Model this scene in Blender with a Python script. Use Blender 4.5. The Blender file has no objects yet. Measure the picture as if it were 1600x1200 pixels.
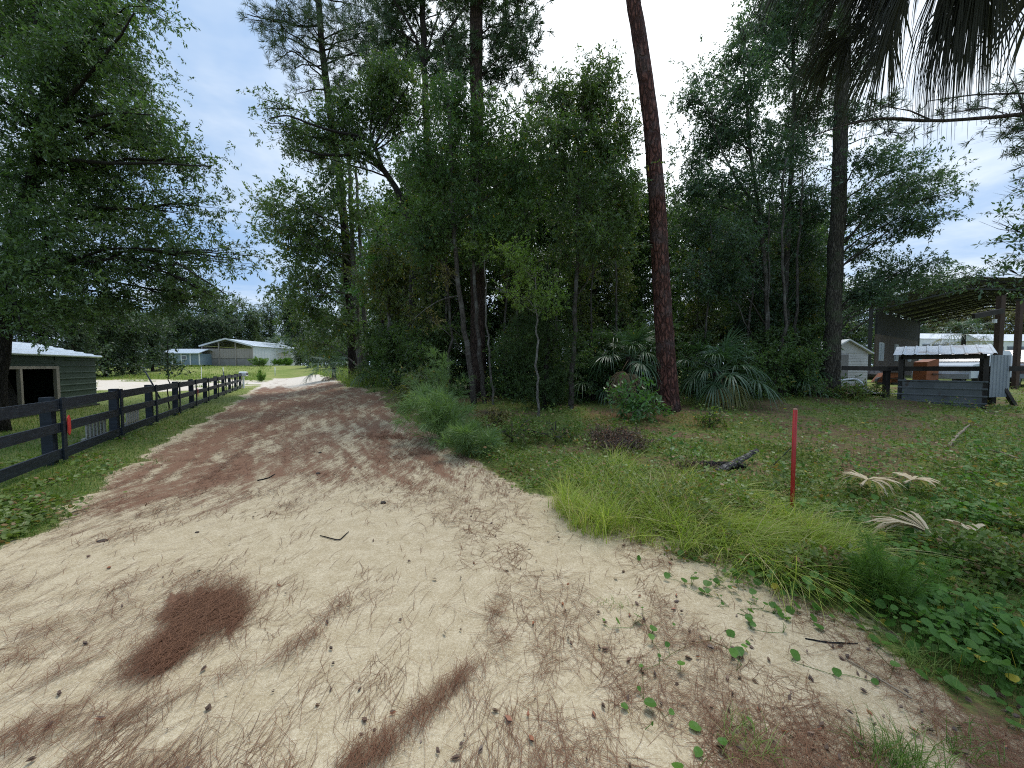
import bpy, math, random
import numpy as np
S = bpy.context.scene
COL = S.collection
rng = np.random.default_rng(7)
random.seed(7)
R_ = math.radians
PI = math.pi

# ------------------------------------------------------------------ camera geometry (photo pixels 1600x1200 -> world)
CAMH, FPX, PITCH = 1.6, 600.0, math.atan(28 / 600)
CP, SP = math.cos(PITCH), math.sin(PITCH)

def ray(px, py):
    a = (np.asarray(px, float) - 800) / FPX
    b = (np.asarray(py, float) - 600) / FPX
    return a, CP - b * SP, -SP - b * CP

def at(px, py, Y):
    """the world point at distance Y straight ahead that lies on a line of sight"""
    a, f, u = ray(px, py)
    k = Y / f
    return np.stack(np.broadcast_arrays(a * k, f * k, CAMH + u * k), -1)

def ss(a, b, x):
    t = np.clip((x - a) / (b - a), 0, 1)
    return t * t * (3 - 2 * t)

def _hash(i, j, s):
    n = (i.astype(np.int64) * 374761393 + j.astype(np.int64) * 668265263 + s * 974711) & 0x7fffffff
    n = ((n ^ (n >> 13)) * 1274126177) & 0x7fffffff
    n = n ^ (n >> 16)
    return (n & 0xffff) / 65535.0

def vnoise(x, y, s=0):
    x = np.asarray(x, float); y = np.asarray(y, float)
    i = np.floor(x); j = np.floor(y)
    fx = x - i; fy = y - j
    fx = fx * fx * (3 - 2 * fx); fy = fy * fy * (3 - 2 * fy)
    a = _hash(i, j, s); b = _hash(i + 1, j, s); c = _hash(i, j + 1, s); d = _hash(i + 1, j + 1, s)
    return (a * (1 - fx) + b * fx) * (1 - fy) + (c * (1 - fx) + d * fx) * fy

def fbm(x, y, s=0, o=4):
    t = 0; a = .5; n = 0
    for k in range(o):
        t = t + a * vnoise(x * 2 ** k, y * 2 ** k, s + k * 17); n += a; a *= .55
    return t / n

DU, DV = np.array([-0.4916, 0.8708]), np.array([0.8708, 0.4916])   # along the track, across it

def uv_(x, y):
    return x * DU[0] + y * DU[1], x * DV[0] + y * DV[1]

def Hh(x, y):
    u, v = uv_(x, y)
    h = .65 * ss(4, 15, y) * ss(-1.5, 4, v)
    h = h + (1.7 - h) * ss(44, 78, y)
    h = h + .05 * (fbm(x * .6, y * .6, 3, 3) - .5) * ss(1, 4, np.hypot(x, y)) * (1 + 2.2 * ss(2.4, 4, v))
    return h

def gp(px, py):
    """ground point seen at a photo pixel (vectorised)"""
    a, f, w = ray(px, py)
    z = np.zeros_like(a)
    for k in range(14):
        t = (z - CAMH) / np.minimum(w, -.004)
        z = .5 * z + .5 * Hh(a * t, f * t)
    t = (z - CAMH) / np.minimum(w, -.004)
    return np.stack([a * t, f * t, Hh(a * t, f * t)], -1)

def topx(P):
    x, y, z = P[..., 0], P[..., 1], P[..., 2] - CAMH
    f = y * CP - z * SP; u = y * SP + z * CP
    f = np.maximum(f, .05)
    return 800 + FPX * x / f, 600 - FPX * u / f

def G(x, y):
    return float(Hh(np.array([x]), np.array([y]))[0])

# ------------------------------------------------------------------ mesh building
class MB:
    def __init__(s):
        s.V = []; s.F = []; s.n = 0
    def add(s, V, F):
        V = np.asarray(V, float).reshape(-1, 3)
        s.V.append(V)
        for f in (F if isinstance(F, list) else [F]):
            f = np.asarray(f, np.int64)
            if len(f): s.F.append(f + s.n)
        s.n += len(V)
        return s
    def box(s, c, size, ax=None):
        """c centre, size full extents, ax 3 axis rows"""
        ax = np.eye(3) if ax is None else np.asarray(ax, float)
        h = np.asarray(size, float) / 2
        k = np.array([[-1, -1, -1], [1, -1, -1], [1, 1, -1], [-1, 1, -1], [-1, -1, 1], [1, -1, 1], [1, 1, 1], [-1, 1, 1]]) * h
        return s.add(np.asarray(c, float) + k @ ax, np.array([[0, 3, 2, 1], [4, 5, 6, 7], [0, 1, 5, 4], [1, 2, 6, 5], [2, 3, 7, 6], [3, 0, 4, 7]]))
    def beam(s, a, b, w, h, up=(0, 0, 1)):
        a = np.asarray(a, float); b = np.asarray(b, float)
        d = b - a; L = np.linalg.norm(d); d /= L
        side = np.cross(d, up)
        if np.linalg.norm(side) < 1e-3: side = np.cross(d, (0, 1, 0))
        side /= np.linalg.norm(side); u2 = np.cross(side, d)
        return s.box((a + b) / 2, (L, w, h), [d, side, u2])
    def tube(s, P, r, n=10, wob=0, seed=0, cap=True):
        P = np.asarray(P, float); m = len(P)
        r = np.broadcast_to(np.asarray(r, float), (m,))
        T = np.gradient(P, axis=0); T /= np.linalg.norm(T, axis=1, keepdims=True) + 1e-9
        ref = np.array([.13, 1, .07]) if abs(T[:, 1]).mean() < .8 else np.array([1, .1, .07])
        A = np.cross(T, ref); A /= np.linalg.norm(A, axis=1, keepdims=True) + 1e-9
        B = np.cross(T, A)
        th = np.linspace(0, 2 * PI, n, endpoint=False)
        rr = r[:, None] * np.ones(n)
        if wob:
            g = np.random.default_rng(seed)
            rr = rr * (1 + wob * g.normal(size=(m, n)) + wob * 1.2 * np.sin(th * 3 + seed)[None] )
        V = P[:, None] + rr[..., None] * (A[:, None] * np.cos(th)[None, :, None] + B[:, None] * np.sin(th)[None, :, None])
        i = np.arange(m - 1)[:, None] * n; j = np.arange(n)[None]; j2 = (j + 1) % n
        F = np.stack([i + j, i + j2, i + n + j2, i + n + j], -1).reshape(-1, 4)
        Fs = [F]
        if cap: Fs += [np.arange(n)[::-1][None], (np.arange(n) + (m - 1) * n)[None]]
        return s.add(V, Fs)
    def prism(s, poly, ext):
        """poly: 3-D points of one face, ext: extrusion vector"""
        P = np.asarray(poly, float); n = len(P)
        V = np.vstack([P, P + np.asarray(ext, float)])
        j = np.arange(n); j2 = (j + 1) % n
        return s.add(V, [j[None, ::-1], (j + n)[None], np.stack([j, j2, j2 + n, j + n], -1)])
    def kites(s, P, D, Sd, L, W):
        L = np.broadcast_to(np.asarray(L, float), (len(P),))[:, None]; W = np.broadcast_to(np.asarray(W, float), (len(P),))[:, None]
        m = P + D * L * .42
        V = np.stack([P, m + Sd * W / 2, P + D * L, m - Sd * W / 2], 1)
        return s.add(V, np.arange(len(P) * 4).reshape(-1, 4))
    def sticks(s, A, B, ra, rb):
        T = nrm(B - A)
        U = nrm(np.cross(T, np.array([.3, .2, 1.0]) + 0 * T)); W = np.cross(T, U)
        ra = np.broadcast_to(np.asarray(ra, float), (len(A),))[:, None]; rb = np.broadcast_to(np.asarray(rb, float), (len(A),))[:, None]
        vs = []
        for X, r in ((A, ra), (B, rb)):
            for k in range(3):
                vs.append(X + r * (U * math.cos(k * 2.0944) + W * math.sin(k * 2.0944)))
        V = np.stack(vs, 1)
        b = np.arange(len(A))[:, None, None] * 6
        F = (b + np.array([[0, 1, 4, 3], [1, 2, 5, 4], [2, 0, 3, 5]])[None]).reshape(-1, 4)
        return s.add(V, F)
    def ribbons(s, C, Sd, w):
        """C (N,K,3) centre lines, Sd (N,3), w (K,) or (N,K) widths; each blade is one island"""
        N, K = C.shape[:2]
        w = np.broadcast_to(np.asarray(w, float), (N, K))[..., None]
        a = C + Sd[:, None] * w / 2; b = C - Sd[:, None] * w / 2
        V = np.stack([a, b], 2).reshape(N, K * 2, 3)
        k = np.arange(K - 1) * 2
        F = np.stack([k, k + 1, k + 3, k + 2], -1)[None] + (np.arange(N) * K * 2)[:, None, None]
        return s.add(V, F.reshape(-1, 4))
    def discs(s, P, N_, r, n=8, cup=.15):
        U = nrm(np.cross(N_, rng.normal(size=P.shape))); W = np.cross(N_, U)
        r = np.broadcast_to(np.asarray(r, float), (len(P),))[:, None]
        th = np.linspace(0, 2 * PI, n, endpoint=False)
        ring = [P + r * (1 + .1 * math.sin(3 * t)) * (U * math.cos(t) + W * math.sin(t)) + N_ * r * cup * (1 if k % 2 else .6) for k, t in enumerate(th)]
        V = np.stack([P] + ring, 1)
        j = np.arange(n)
        F = np.stack([0 * j, j + 1, (j + 1) % n + 1], -1)[None] + (np.arange(len(P)) * (n + 1))[:, None, None]
        return s.add(V, F.reshape(-1, 3))
    def build(s, name, mat, parent=None, smooth=False):
        V = np.concatenate(s.V) if s.V else np.zeros((0, 3))
        off = np.array(parent['_o']) if parent is not None and '_o' in parent else np.zeros(3)
        me = bpy.data.meshes.new(name)
        me.vertices.add(len(V)); me.vertices.foreach_set('co', (V - off).astype(np.float32).ravel())
        li = np.concatenate([f.ravel() for f in s.F]); sz = np.concatenate([np.full(len(f), f.shape[1]) for f in s.F])
        me.loops.add(len(li)); me.loops.foreach_set('vertex_index', li.astype(np.int32))
        me.polygons.add(len(sz)); me.polygons.foreach_set('loop_start', np.concatenate([[0], np.cumsum(sz)[:-1]]).astype(np.int32))
        if smooth: me.polygons.foreach_set('use_smooth', np.ones(len(sz), bool))
        else: me.polygons.foreach_set('use_smooth', np.zeros(len(sz), bool))
        me.update(calc_edges=True)
        me.materials.append(mat)
        o = bpy.data.objects.new(name, me); COL.objects.link(o)
        if parent is not None:
            o.parent = parent
            o['_o'] = list(off)
        return o

def nrm(v):
    return v / (np.linalg.norm(v, axis=-1, keepdims=True) + 1e-9)

def rv(n):
    return nrm(rng.normal(size=(n, 3)))

def thing(name, label, cat, loc=(0, 0, 0), group=None):
    o = bpy.data.objects.new(name, None); COL.objects.link(o)
    o.location = [float(k) for k in loc]; o.empty_display_size = .2
    o['_o'] = [float(k) for k in loc]
    return tag(o, label, cat, group)

def tag(o, label, cat, group=None, kind=None):
    o['label'] = label
    if cat: o['category'] = cat
    if group: o['group'] = group
    if kind: o['kind'] = kind
    return o

def setting(o, label, kind):
    o['kind'] = kind; o['label'] = label
    return o

def dup(root, loc, rz=0, sc=1, label=None):
    r = root.copy(); COL.objects.link(r)
    r.location = [float(k) for k in loc]; r.rotation_euler = (0, 0, rz); r.scale = (sc,) * 3 if np.isscalar(sc) else sc
    if label: r['label'] = label
    for ch in list(root.children):
        c = ch.copy(); COL.objects.link(c); c.parent = r
        for g in list(ch.children):
            d = g.copy(); COL.objects.link(d); d.parent = c
    return r

# ------------------------------------------------------------------ materials
def newmat(name):
    m = bpy.data.materials.new(name); m.use_nodes = True
    nt = m.node_tree; nt.nodes.clear()
    out = nt.nodes.new('ShaderNodeOutputMaterial')
    return m, nt, out

class NT:
    def __init__(s, nt): s.nt = nt
    def n(s, t, **kw):
        x = s.nt.nodes.new(t)
        for k, v in kw.items(): setattr(x, k, v)
        return x
    def put(s, sock, v):
        if isinstance(v, bpy.types.NodeSocket): s.nt.links.new(v, sock)
        elif isinstance(v, (tuple, list)) and len(v) == 3 and sock.type == 'RGBA': sock.default_value = (*v, 1)
        else: sock.default_value = v
    def math(s, op, a, b=0.0, c=None, clamp=False):
        x = s.n('ShaderNodeMath', operation=op, use_clamp=clamp); s.put(x.inputs[0], a); s.put(x.inputs[1], b)
        if c is not None: s.put(x.inputs[2], c)
        return x.outputs[0]
    def mix(s, f, a, b, blend='MIX'):
        x = s.n('ShaderNodeMix', data_type='RGBA', blend_type=blend)
        s.put(x.inputs['Factor'], f); s.put(x.inputs[6], a); s.put(x.inputs[7], b)
        return x.outputs[2]
    def noise(s, scale, detail=3, rough=.55, vec=None, dist=0):
        x = s.n('ShaderNodeTexNoise'); x.inputs['Scale'].default_value = scale; x.inputs['Detail'].default_value = detail
        x.inputs['Roughness'].default_value = rough; x.inputs['Distortion'].default_value = dist
        if vec is not None: s.put(x.inputs['Vector'], vec)
        return x.outputs['Fac']
    def ramp(s, f, a, b):
        x = s.n('ShaderNodeMapRange', interpolation_type='SMOOTHSTEP'); s.put(x.inputs['Value'], f)
        x.inputs['From Min'].default_value = a; x.inputs['From Max'].default_value = b
        return x.outputs[0]
    def mapping(s, vec, scale=(1, 1, 1), rot=(0, 0, 0)):
        x = s.n('ShaderNodeMapping'); s.put(x.inputs['Vector'], vec)
        x.inputs['Scale'].default_value = scale; x.inputs['Rotation'].default_value = rot
        return x.outputs[0]
    def attr(s, name):
        return s.n('ShaderNodeAttribute', attribute_name=name).outputs['Fac']
    def bump(s, h, strength=.3, dist=.02):
        x = s.n('ShaderNodeBump'); x.inputs['Strength'].default_value = strength; x.inputs['Distance'].default_value = dist
        s.put(x.inputs['Height'], h); return x.outputs[0]

def leaf_mat(name, c1, c2, c3=None, trans=.38, rough=.42, spec=.5, yellow=.0, ycol=(.3, .22, .03)):
    up_ = lambda c: tuple(x * 1.65 for x in c) if c and max(c) < .135 else c
    c1, c2, c3 = up_(c1), up_(c2), up_(c3)
    m, nt, out = newmat(name); k = NT(nt)
    g = k.n('ShaderNodeNewGeometry'); tc = k.n('ShaderNodeTexCoord')
    rnd = g.outputs['Random Per Island']
    c = k.mix(rnd, c1, c2)
    c = k.mix(k.ramp(k.noise(.9, 2, vec=tc.outputs['Object']), .35, .68), c, c3 or c2)
    if yellow:
        r2 = k.math('FRACT', k.math('MULTIPLY', rnd, 37.7))
        c = k.mix(k.math('LESS_THAN', r2, yellow), c, ycol)
    p = k.n('ShaderNodeBsdfPrincipled'); k.put(p.inputs['Base Color'], c)
    p.inputs['Roughness'].default_value = rough; p.inputs['Specular IOR Level'].default_value = spec
    t = k.n('ShaderNodeBsdfTranslucent')
    k.put(t.inputs['Color'], k.mix(1.0, c, (1.25, 1.5, .6), 'MULTIPLY'))
    mx = k.n('ShaderNodeMixShader'); mx.inputs[0].default_value = trans
    nt.links.new(p.outputs[0], mx.inputs[1]); nt.links.new(t.outputs[0], mx.inputs[2]); nt.links.new(mx.outputs[0], out.inputs[0])
    return m

def solid_mat(name, c1, c2=None, rough=.6, scale=4, stretch=(1, 1, 1), metal=0, spec=.4, bump=.0, c3=None, s3=25, t3=.62):
    m, nt, out = newmat(name); k = NT(nt)
    tc = k.n('ShaderNodeTexCoord'); v = k.mapping(tc.outputs['Object'], stretch)
    f = k.noise(scale, 4, .6, v)
    c = k.mix(k.ramp(f, .35, .65), c1, c2 or tuple(x * .7 for x in c1))
    if c3: c = k.mix(k.ramp(k.noise(s3, 3, .6, v), t3, t3 + .12), c, c3)
    p = k.n('ShaderNodeBsdfPrincipled'); k.put(p.inputs['Base Color'], c)
    p.inputs['Roughness'].default_value = rough; p.inputs['Metallic'].default_value = metal; p.inputs['Specular IOR Level'].default_value = spec
    if bump: k.put(p.inputs['Normal'], k.bump(f, bump, .02))
    nt.links.new(p.outputs[0], out.inputs[0])
    return m

def bark_mat(name, dark, mid, light, plate=(7, 7, 1.6), patch=None, bump=.9):
    m, nt, out = newmat(name); k = NT(nt)
    tc = k.n('ShaderNodeTexCoord'); v = k.mapping(tc.outputs['Object'], plate)
    wob = k.noise(2.0, 3, .6, v)
    vo = k.n('ShaderNodeTexVoronoi', feature='DISTANCE_TO_EDGE'); nz = k.n('ShaderNodeTexNoise'); k.put(nz.inputs['Vector'], v); nz.inputs['Scale'].default_value = 1.7; nz.inputs['Detail'].default_value = 4
    k.put(vo.inputs['Vector'], k.mix(.42, v, nz.outputs['Color'], 'ADD'))
    vo.inputs['Scale'].default_value = 2.6
    crack = k.math('MULTIPLY', k.ramp(vo.outputs['Distance'], .0, .17), k.ramp(k.noise(5.5, 4, .7, v), .28, .52))
    fine = k.noise(9, 4, .65, v)
    c = k.mix(fine, mid, light)
    c = k.mix(k.ramp(wob, .42, .62), c, mid)
    c = k.mix(k.math('ADD', k.math('MULTIPLY', crack, .82), .18), dark, c)
    if patch: c = k.mix(k.math('MULTIPLY', k.ramp(k.noise(1.3, 4, .6, tc.outputs['Object']), .5, .64), .8), c, patch)
    p = k.n('ShaderNodeBsdfPrincipled'); k.put(p.inputs['Base Color'], c)
    p.inputs['Roughness'].default_value = .9; p.inputs['Specular IOR Level'].default_value = .2
    h = k.math('ADD', k.math('MULTIPLY', crack, 1.0), k.math('MULTIPLY', fine, .5))
    k.put(p.inputs['Normal'], k.bump(h, bump, .03))
    nt.links.new(p.outputs[0], out.inputs[0])
    return m

M = {}
M['leaf_left'] = leaf_mat('laurel_oak_leaf', (.048, .080, .030), (.078, .118, .040), (.042, .072, .030), spec=.5)
M['leaf_mid'] = leaf_mat('bay_leaf', (.052, .092, .026), (.088, .134, .04), (.046, .084, .032), yellow=.012)
M['leaf_oakmid'] = leaf_mat('water_oak_leaf', (.052, .082, .028), (.09, .124, .04), (.044, .074, .028), yellow=.012)
M['leaf_blue'] = leaf_mat('blue_green_leaf', (.046, .078, .048), (.072, .108, .064), (.040, .070, .042), spec=.55)
M['leaf_bright'] = leaf_mat('bright_leaf', (.20, .28, .065), (.30, .37, .095), (.15, .24, .055), trans=.45)
M['leaf_olive'] = leaf_mat('olive_leaf', (.085, .105, .03), (.14, .15, .045), (.07, .095, .03), trans=.35, yellow=.05)
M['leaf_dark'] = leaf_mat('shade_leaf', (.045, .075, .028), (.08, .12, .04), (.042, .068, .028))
M['cedar'] = leaf_mat('cedar_leaf', (.03, .052, .02), (.052, .078, .028), (.03, .05, .02), spec=.2)
M['needle'] = leaf_mat('pine_needle', (.038, .062, .028), (.062, .092, .04), (.034, .058, .03), trans=.15, spec=.3)
M['leaf_far'] = leaf_mat('far_leaf', (.048, .072, .034), (.082, .112, .052), (.04, .062, .034), trans=.3)
M['leaf_fard'] = leaf_mat('far_dark_leaf', (.032, .052, .026), (.05, .078, .036), (.03, .048, .026), trans=.25)
M['leaf_brown'] = leaf_mat('bare_olive_leaf', (.12, .11, .05), (.18, .16, .075), (.10, .10, .045), trans=.3)
M['bush'] = leaf_mat('glossy_leaf', (.05, .11, .03), (.10, .20, .045), (.06, .13, .035), trans=.35, spec=.6, rough=.32)
M['fennel'] = leaf_mat('feathery_leaf', (.14, .22, .075), (.25, .34, .13), (.12, .19, .08), trans=.35, spec=.4)
M['fennel_bright'] = leaf_mat('feathery_bright_leaf', (.09, .17, .035), (.15, .25, .05), (.09, .17, .04), trans=.4, spec=.3)
M['palm'] = leaf_mat('palmetto_blade', (.028, .056, .026), (.048, .088, .038), (.035, .066, .032), trans=.2, spec=.6, rough=.38)
M['palm_dead'] = leaf_mat('dry_palm_blade', (.22, .15, .085), (.36, .27, .16), (.26, .185, .11), trans=.2, spec=.2, rough=.7)
M['palm_brown'] = leaf_mat('yellowed_palm_blade', (.16, .13, .045), (.30, .22, .09), (.12, .12, .04), trans=.25, spec=.3)
M['palm_grey'] = leaf_mat('grey_hanging_blade', (.019, .022, .018), (.052, .053, .042), (.028, .030, .024), trans=.08, spec=.2, rough=.75)
M['palm_pale'] = leaf_mat('bleached_blade', (.46, .37, .24), (.62, .53, .38), (.40, .31, .20), trans=.15, spec=.2, rough=.75)
M['grass_yel'] = leaf_mat('tall_grass_blade', (.24, .33, .055), (.44, .48, .11), (.27, .34, .065), trans=.4, spec=.3, yellow=.2, ycol=(.50, .42, .22))
M['grass'] = leaf_mat('short_grass_blade', (.075, .14, .026), (.15, .23, .048), (.10, .17, .034), trans=.35, spec=.25, yellow=.06, ycol=(.24, .17, .07))
M['field'] = leaf_mat('field_grass_blade', (.15, .22, .05), (.24, .30, .085), (.18, .24, .06), trans=.35, spec=.2, yellow=.08, ycol=(.3, .25, .11))
M['weed'] = leaf_mat('weed_leaf', (.095, .165, .034), (.19, .26, .06), (.135, .18, .042), trans=.35, spec=.35, yellow=.13, ycol=(.26, .16, .07))
M['penny'] = leaf_mat('pennywort_leaf', (.06, .15, .022), (.125, .25, .042), (.075, .16, .025), trans=.35, spec=.3, rough=.5, yellow=.03, ycol=(.42, .34, .04))
M['needle_dry'] = leaf_mat('dry_needle', (.055, .025, .013), (.24, .12, .065), (.10, .045, .024), trans=.05, spec=.25, rough=.65)
M['debris'] = leaf_mat('bark_chip', (.035, .025, .02), (.13, .075, .045), (.06, .04, .03), trans=.05, spec=.3, yellow=.1, ycol=(.30, .12, .06))
M['bark_pine'] = bark_mat('red_pine_bark', (.030, .017, .015), (.14, .056, .042), (.23, .11, .085), (3.6, 3.6, 1.15), patch=(.12, .085, .078), bump=1.4)
M['bark_dark'] = bark_mat('dark_pine_bark', (.012, .010, .009), (.045, .034, .028), (.08, .06, .05), (6, 6, 1.6))
M['bark_brown'] = bark_mat('brown_pine_bark', (.02, .014, .012), (.075, .05, .04), (.13, .09, .072), (6, 6, 1.5))
M['bark_pale'] = bark_mat('pale_bark', (.05, .045, .04), (.16, .145, .125), (.26, .24, .21), (9, 9, 2.4), patch=(.30, .29, .26), bump=.4)
M['bark_grey'] = bark_mat('grey_bark', (.03, .026, .022), (.085, .072, .06), (.15, .13, .11), (9, 9, 2.2), patch=(.19, .185, .165), bump=.5)
M['bark_lichen'] = bark_mat('lichen_bark', (.022, .019, .015), (.08, .07, .054), (.145, .13, .10), (7, 7, 1.5), patch=(.085, .10, .055))
M['bark_oak'] = bark_mat('oak_bark', (.014, .012, .010), (.042, .036, .030), (.07, .062, .052), (8, 8, 2))
# ------------------------------------------------------------------ ground: one sheet out to the horizon
PATCH = [  # mats of dropped pine needles on the sand: px, py, rx, ry, angle, strength
    (325, 955, 66, 34, -16, 1.0), (270, 1008, 52, 24, -34, .95), (222, 1042, 34, 13, -30, .6), (368, 928, 24, 16, 0, .55), (300, 905, 40, 8, -12, .45),
    (505, 968, 26, 5, -30, .4), (478, 1003, 36, 6, -36, .5), (440, 1030, 24, 5, -30, .35), (532, 945, 16, 5, -50, .4),
    (712, 1068, 56, 5, -40, .62), (655, 1122, 44, 6, -46, .62), (600, 1168, 40, 9, -38, .6), (555, 1192, 30, 8, -30, .6), (775, 968, 10, 17, 15, .5), (788, 1000, 9, 14, 0, .35),
    (150, 925, 110, 5, -14, .34), (60, 985, 80, 7, -18, .42), (100, 1050, 130, 5, -25, .36), (210, 1115, 150, 5, -24, .36), (60, 1150, 90, 8, -28, .42), (330, 1070, 120, 4, -26, .3), (40, 1030, 70, 5, -20, .36),
    (360, 720, 70, 6, -38, .7), (330, 745, 50, 7, -30, .6), (420, 660, 60, 7, -25, .8), (470, 632, 60, 6, 0, .9), (600, 682, 50, 6, 0, .9), (640, 712, 50, 5, -8, .7), (680, 727, 60, 4, -6, .6),
    (240, 800, 60, 4, -15, .4), (200, 838, 90, 4, -14, .4), (560, 645, 70, 5, 0, .6), (790, 735, 60, 6, 0, .5), (480, 700, 90, 3, -4, .45), (520, 745, 90, 3, 3, .45), (420, 770, 90, 3, -10, .45), (600, 760, 80, 3, 4, .4), (300, 780, 60, 3, -22, .45), (700, 770, 50, 4, 8, .45),
    (590, 790, 60, 3, 6, .5), (690, 812, 40, 3, 30, .4)]

def zones(x, y):
    """what covers the ground: sand, litter, green, white (each 0..1), as laid out in the place"""
    u, v = uv_(x, y)
    r = np.hypot(x, y)
    w1 = (fbm(u * .55, v * .55, 11) - .5); w2 = (fbm(u * 2.2, v * 2.2, 12) - .5)
    edgeL = -2.42 + .7 * w1 + .8 * w2
    edgeR = 2.72 + 1.1 * w1 + .9 * w2 + .35 * ss(6, 3, y) - .2
    sand = ss(edgeL - .22, edgeL + .22, v) * (1 - ss(edgeR - .3, edgeR + .35, v))
    sand = np.where(y > 46, sand * (1 - ss(46, 50, y)), sand)
    # pale sandy yard in the paddock past the fence
    yard = .95 * ss(.26, .44, fbm(x * .5, y * .5, 71)) * ss(-4.6, -6.0, v + 1.5 * w1) * ss(23, 27, y + 5 * w1) * (1 - ss(43, 48, y + 5 * w1)) * ss(.26, .42, fbm(x * .22, y * .35, 31) + .12)
    yard = np.maximum(yard, ss(27, 31, y) * (1 - ss(42, 46, y)) * ss(-7, -5, v) * (1 - ss(-2, 0, v)) * ss(.3, .5, fbm(x * .6, y * .6, 72)))
    sand = np.maximum(sand, yard)
    P = np.stack([x, y, Hh(x, y)], -1); px, py = topx(P)
    infront = y > .3
    lit = np.zeros_like(x)
    for cx, cy, rx, ry, an, st in PATCH:
        c, s_ = math.cos(R_(an)), math.sin(R_(an))
        dx, dy = px - cx, py - cy
        q = np.sqrt(((dx * c + dy * s_) / rx) ** 2 + ((-dx * s_ + dy * c) / ry) ** 2)
        q = q + 2.4 * (fbm(u * 3.5, v * 8, 40, 5) - .5)
        lit = np.maximum(lit, np.where(infront, (st if st > .65 else .7 * st) * ss(1.35, .35, q), 0))
    # drifts that follow the traffic
    st1 = fbm(u * .45, v * 2.6, 21); st2 = fbm(u * 1.5, v * 6.5, 22); st3 = fbm(u * 4, v * 15, 24)
    st = .42 * st1 + .33 * st2 + .25 * st3
    nr = .42 * fbm(y * .55, x * 2.6, 26) + .33 * fbm(y * 1.6, x * 6.5, 27) + .25 * fbm(y * 4, x * 14, 28)
    st = st + (nr - st) * ss(6.0, 4.2, y)
    dens = .12 + .63 * ss(3.0, 5.6, y) + .08 * ss(9, 15, y)
    dens = dens + .30 * (1 - ss(-.9, -.3, v + .3 * w1)) * ss(-2.6, -2.0, v)
    dens = dens + .10 * ss(.8, 1.4, v + .3 * w1)
    dens = dens - .5 * ss(24, 32, y) - .35 * ss(-1.9, -2.4, v) * ss(4, 7, y)
    drift = np.clip(.74 * np.clip(dens, 0, 1) + 1.75 * (st - .53) * (.25 + .75 * np.clip(dens, 0, 1)), 0, 1) * ss(.25, .6, sand)
    base_ = .60 * ss(3.5, 5.6, y) * (1 - ss(24, 32, y)) * ss(.3, .7, sand) * ss(-2.3, -1.5, v) * (.45 + 1.1 * st2)
    lit = np.clip(np.maximum(np.maximum(lit, drift), base_), 0, 1)
    # under the pines a rusty needle carpet
    c1 = gp(np.array([1075.]), np.array([655.]))[0]; c2 = gp(np.array([960.]), np.array([655.]))[0]
    for c, rr in ((c1, 1.7), (c2, 1.5)):
        lit = np.maximum(lit, .36 * ss(rr, rr * .35, np.hypot(x - c[0], y - c[1]) + 1.2 * w2))
    green = 1 - sand
    green = green * np.where(v > 0, ss(.36, .62, fbm(x * .9, y * .9, 51) + .12 * ss(6, 3, y)), .55 + .45 * ss(.35, .55, fbm(x * 1.1, y * 1.1, 52)))
    white = np.maximum(yard, ss(20, 30, y) * sand)
    return sand, lit, np.clip(green, 0, 1), np.clip(white, 0, 1)

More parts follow.
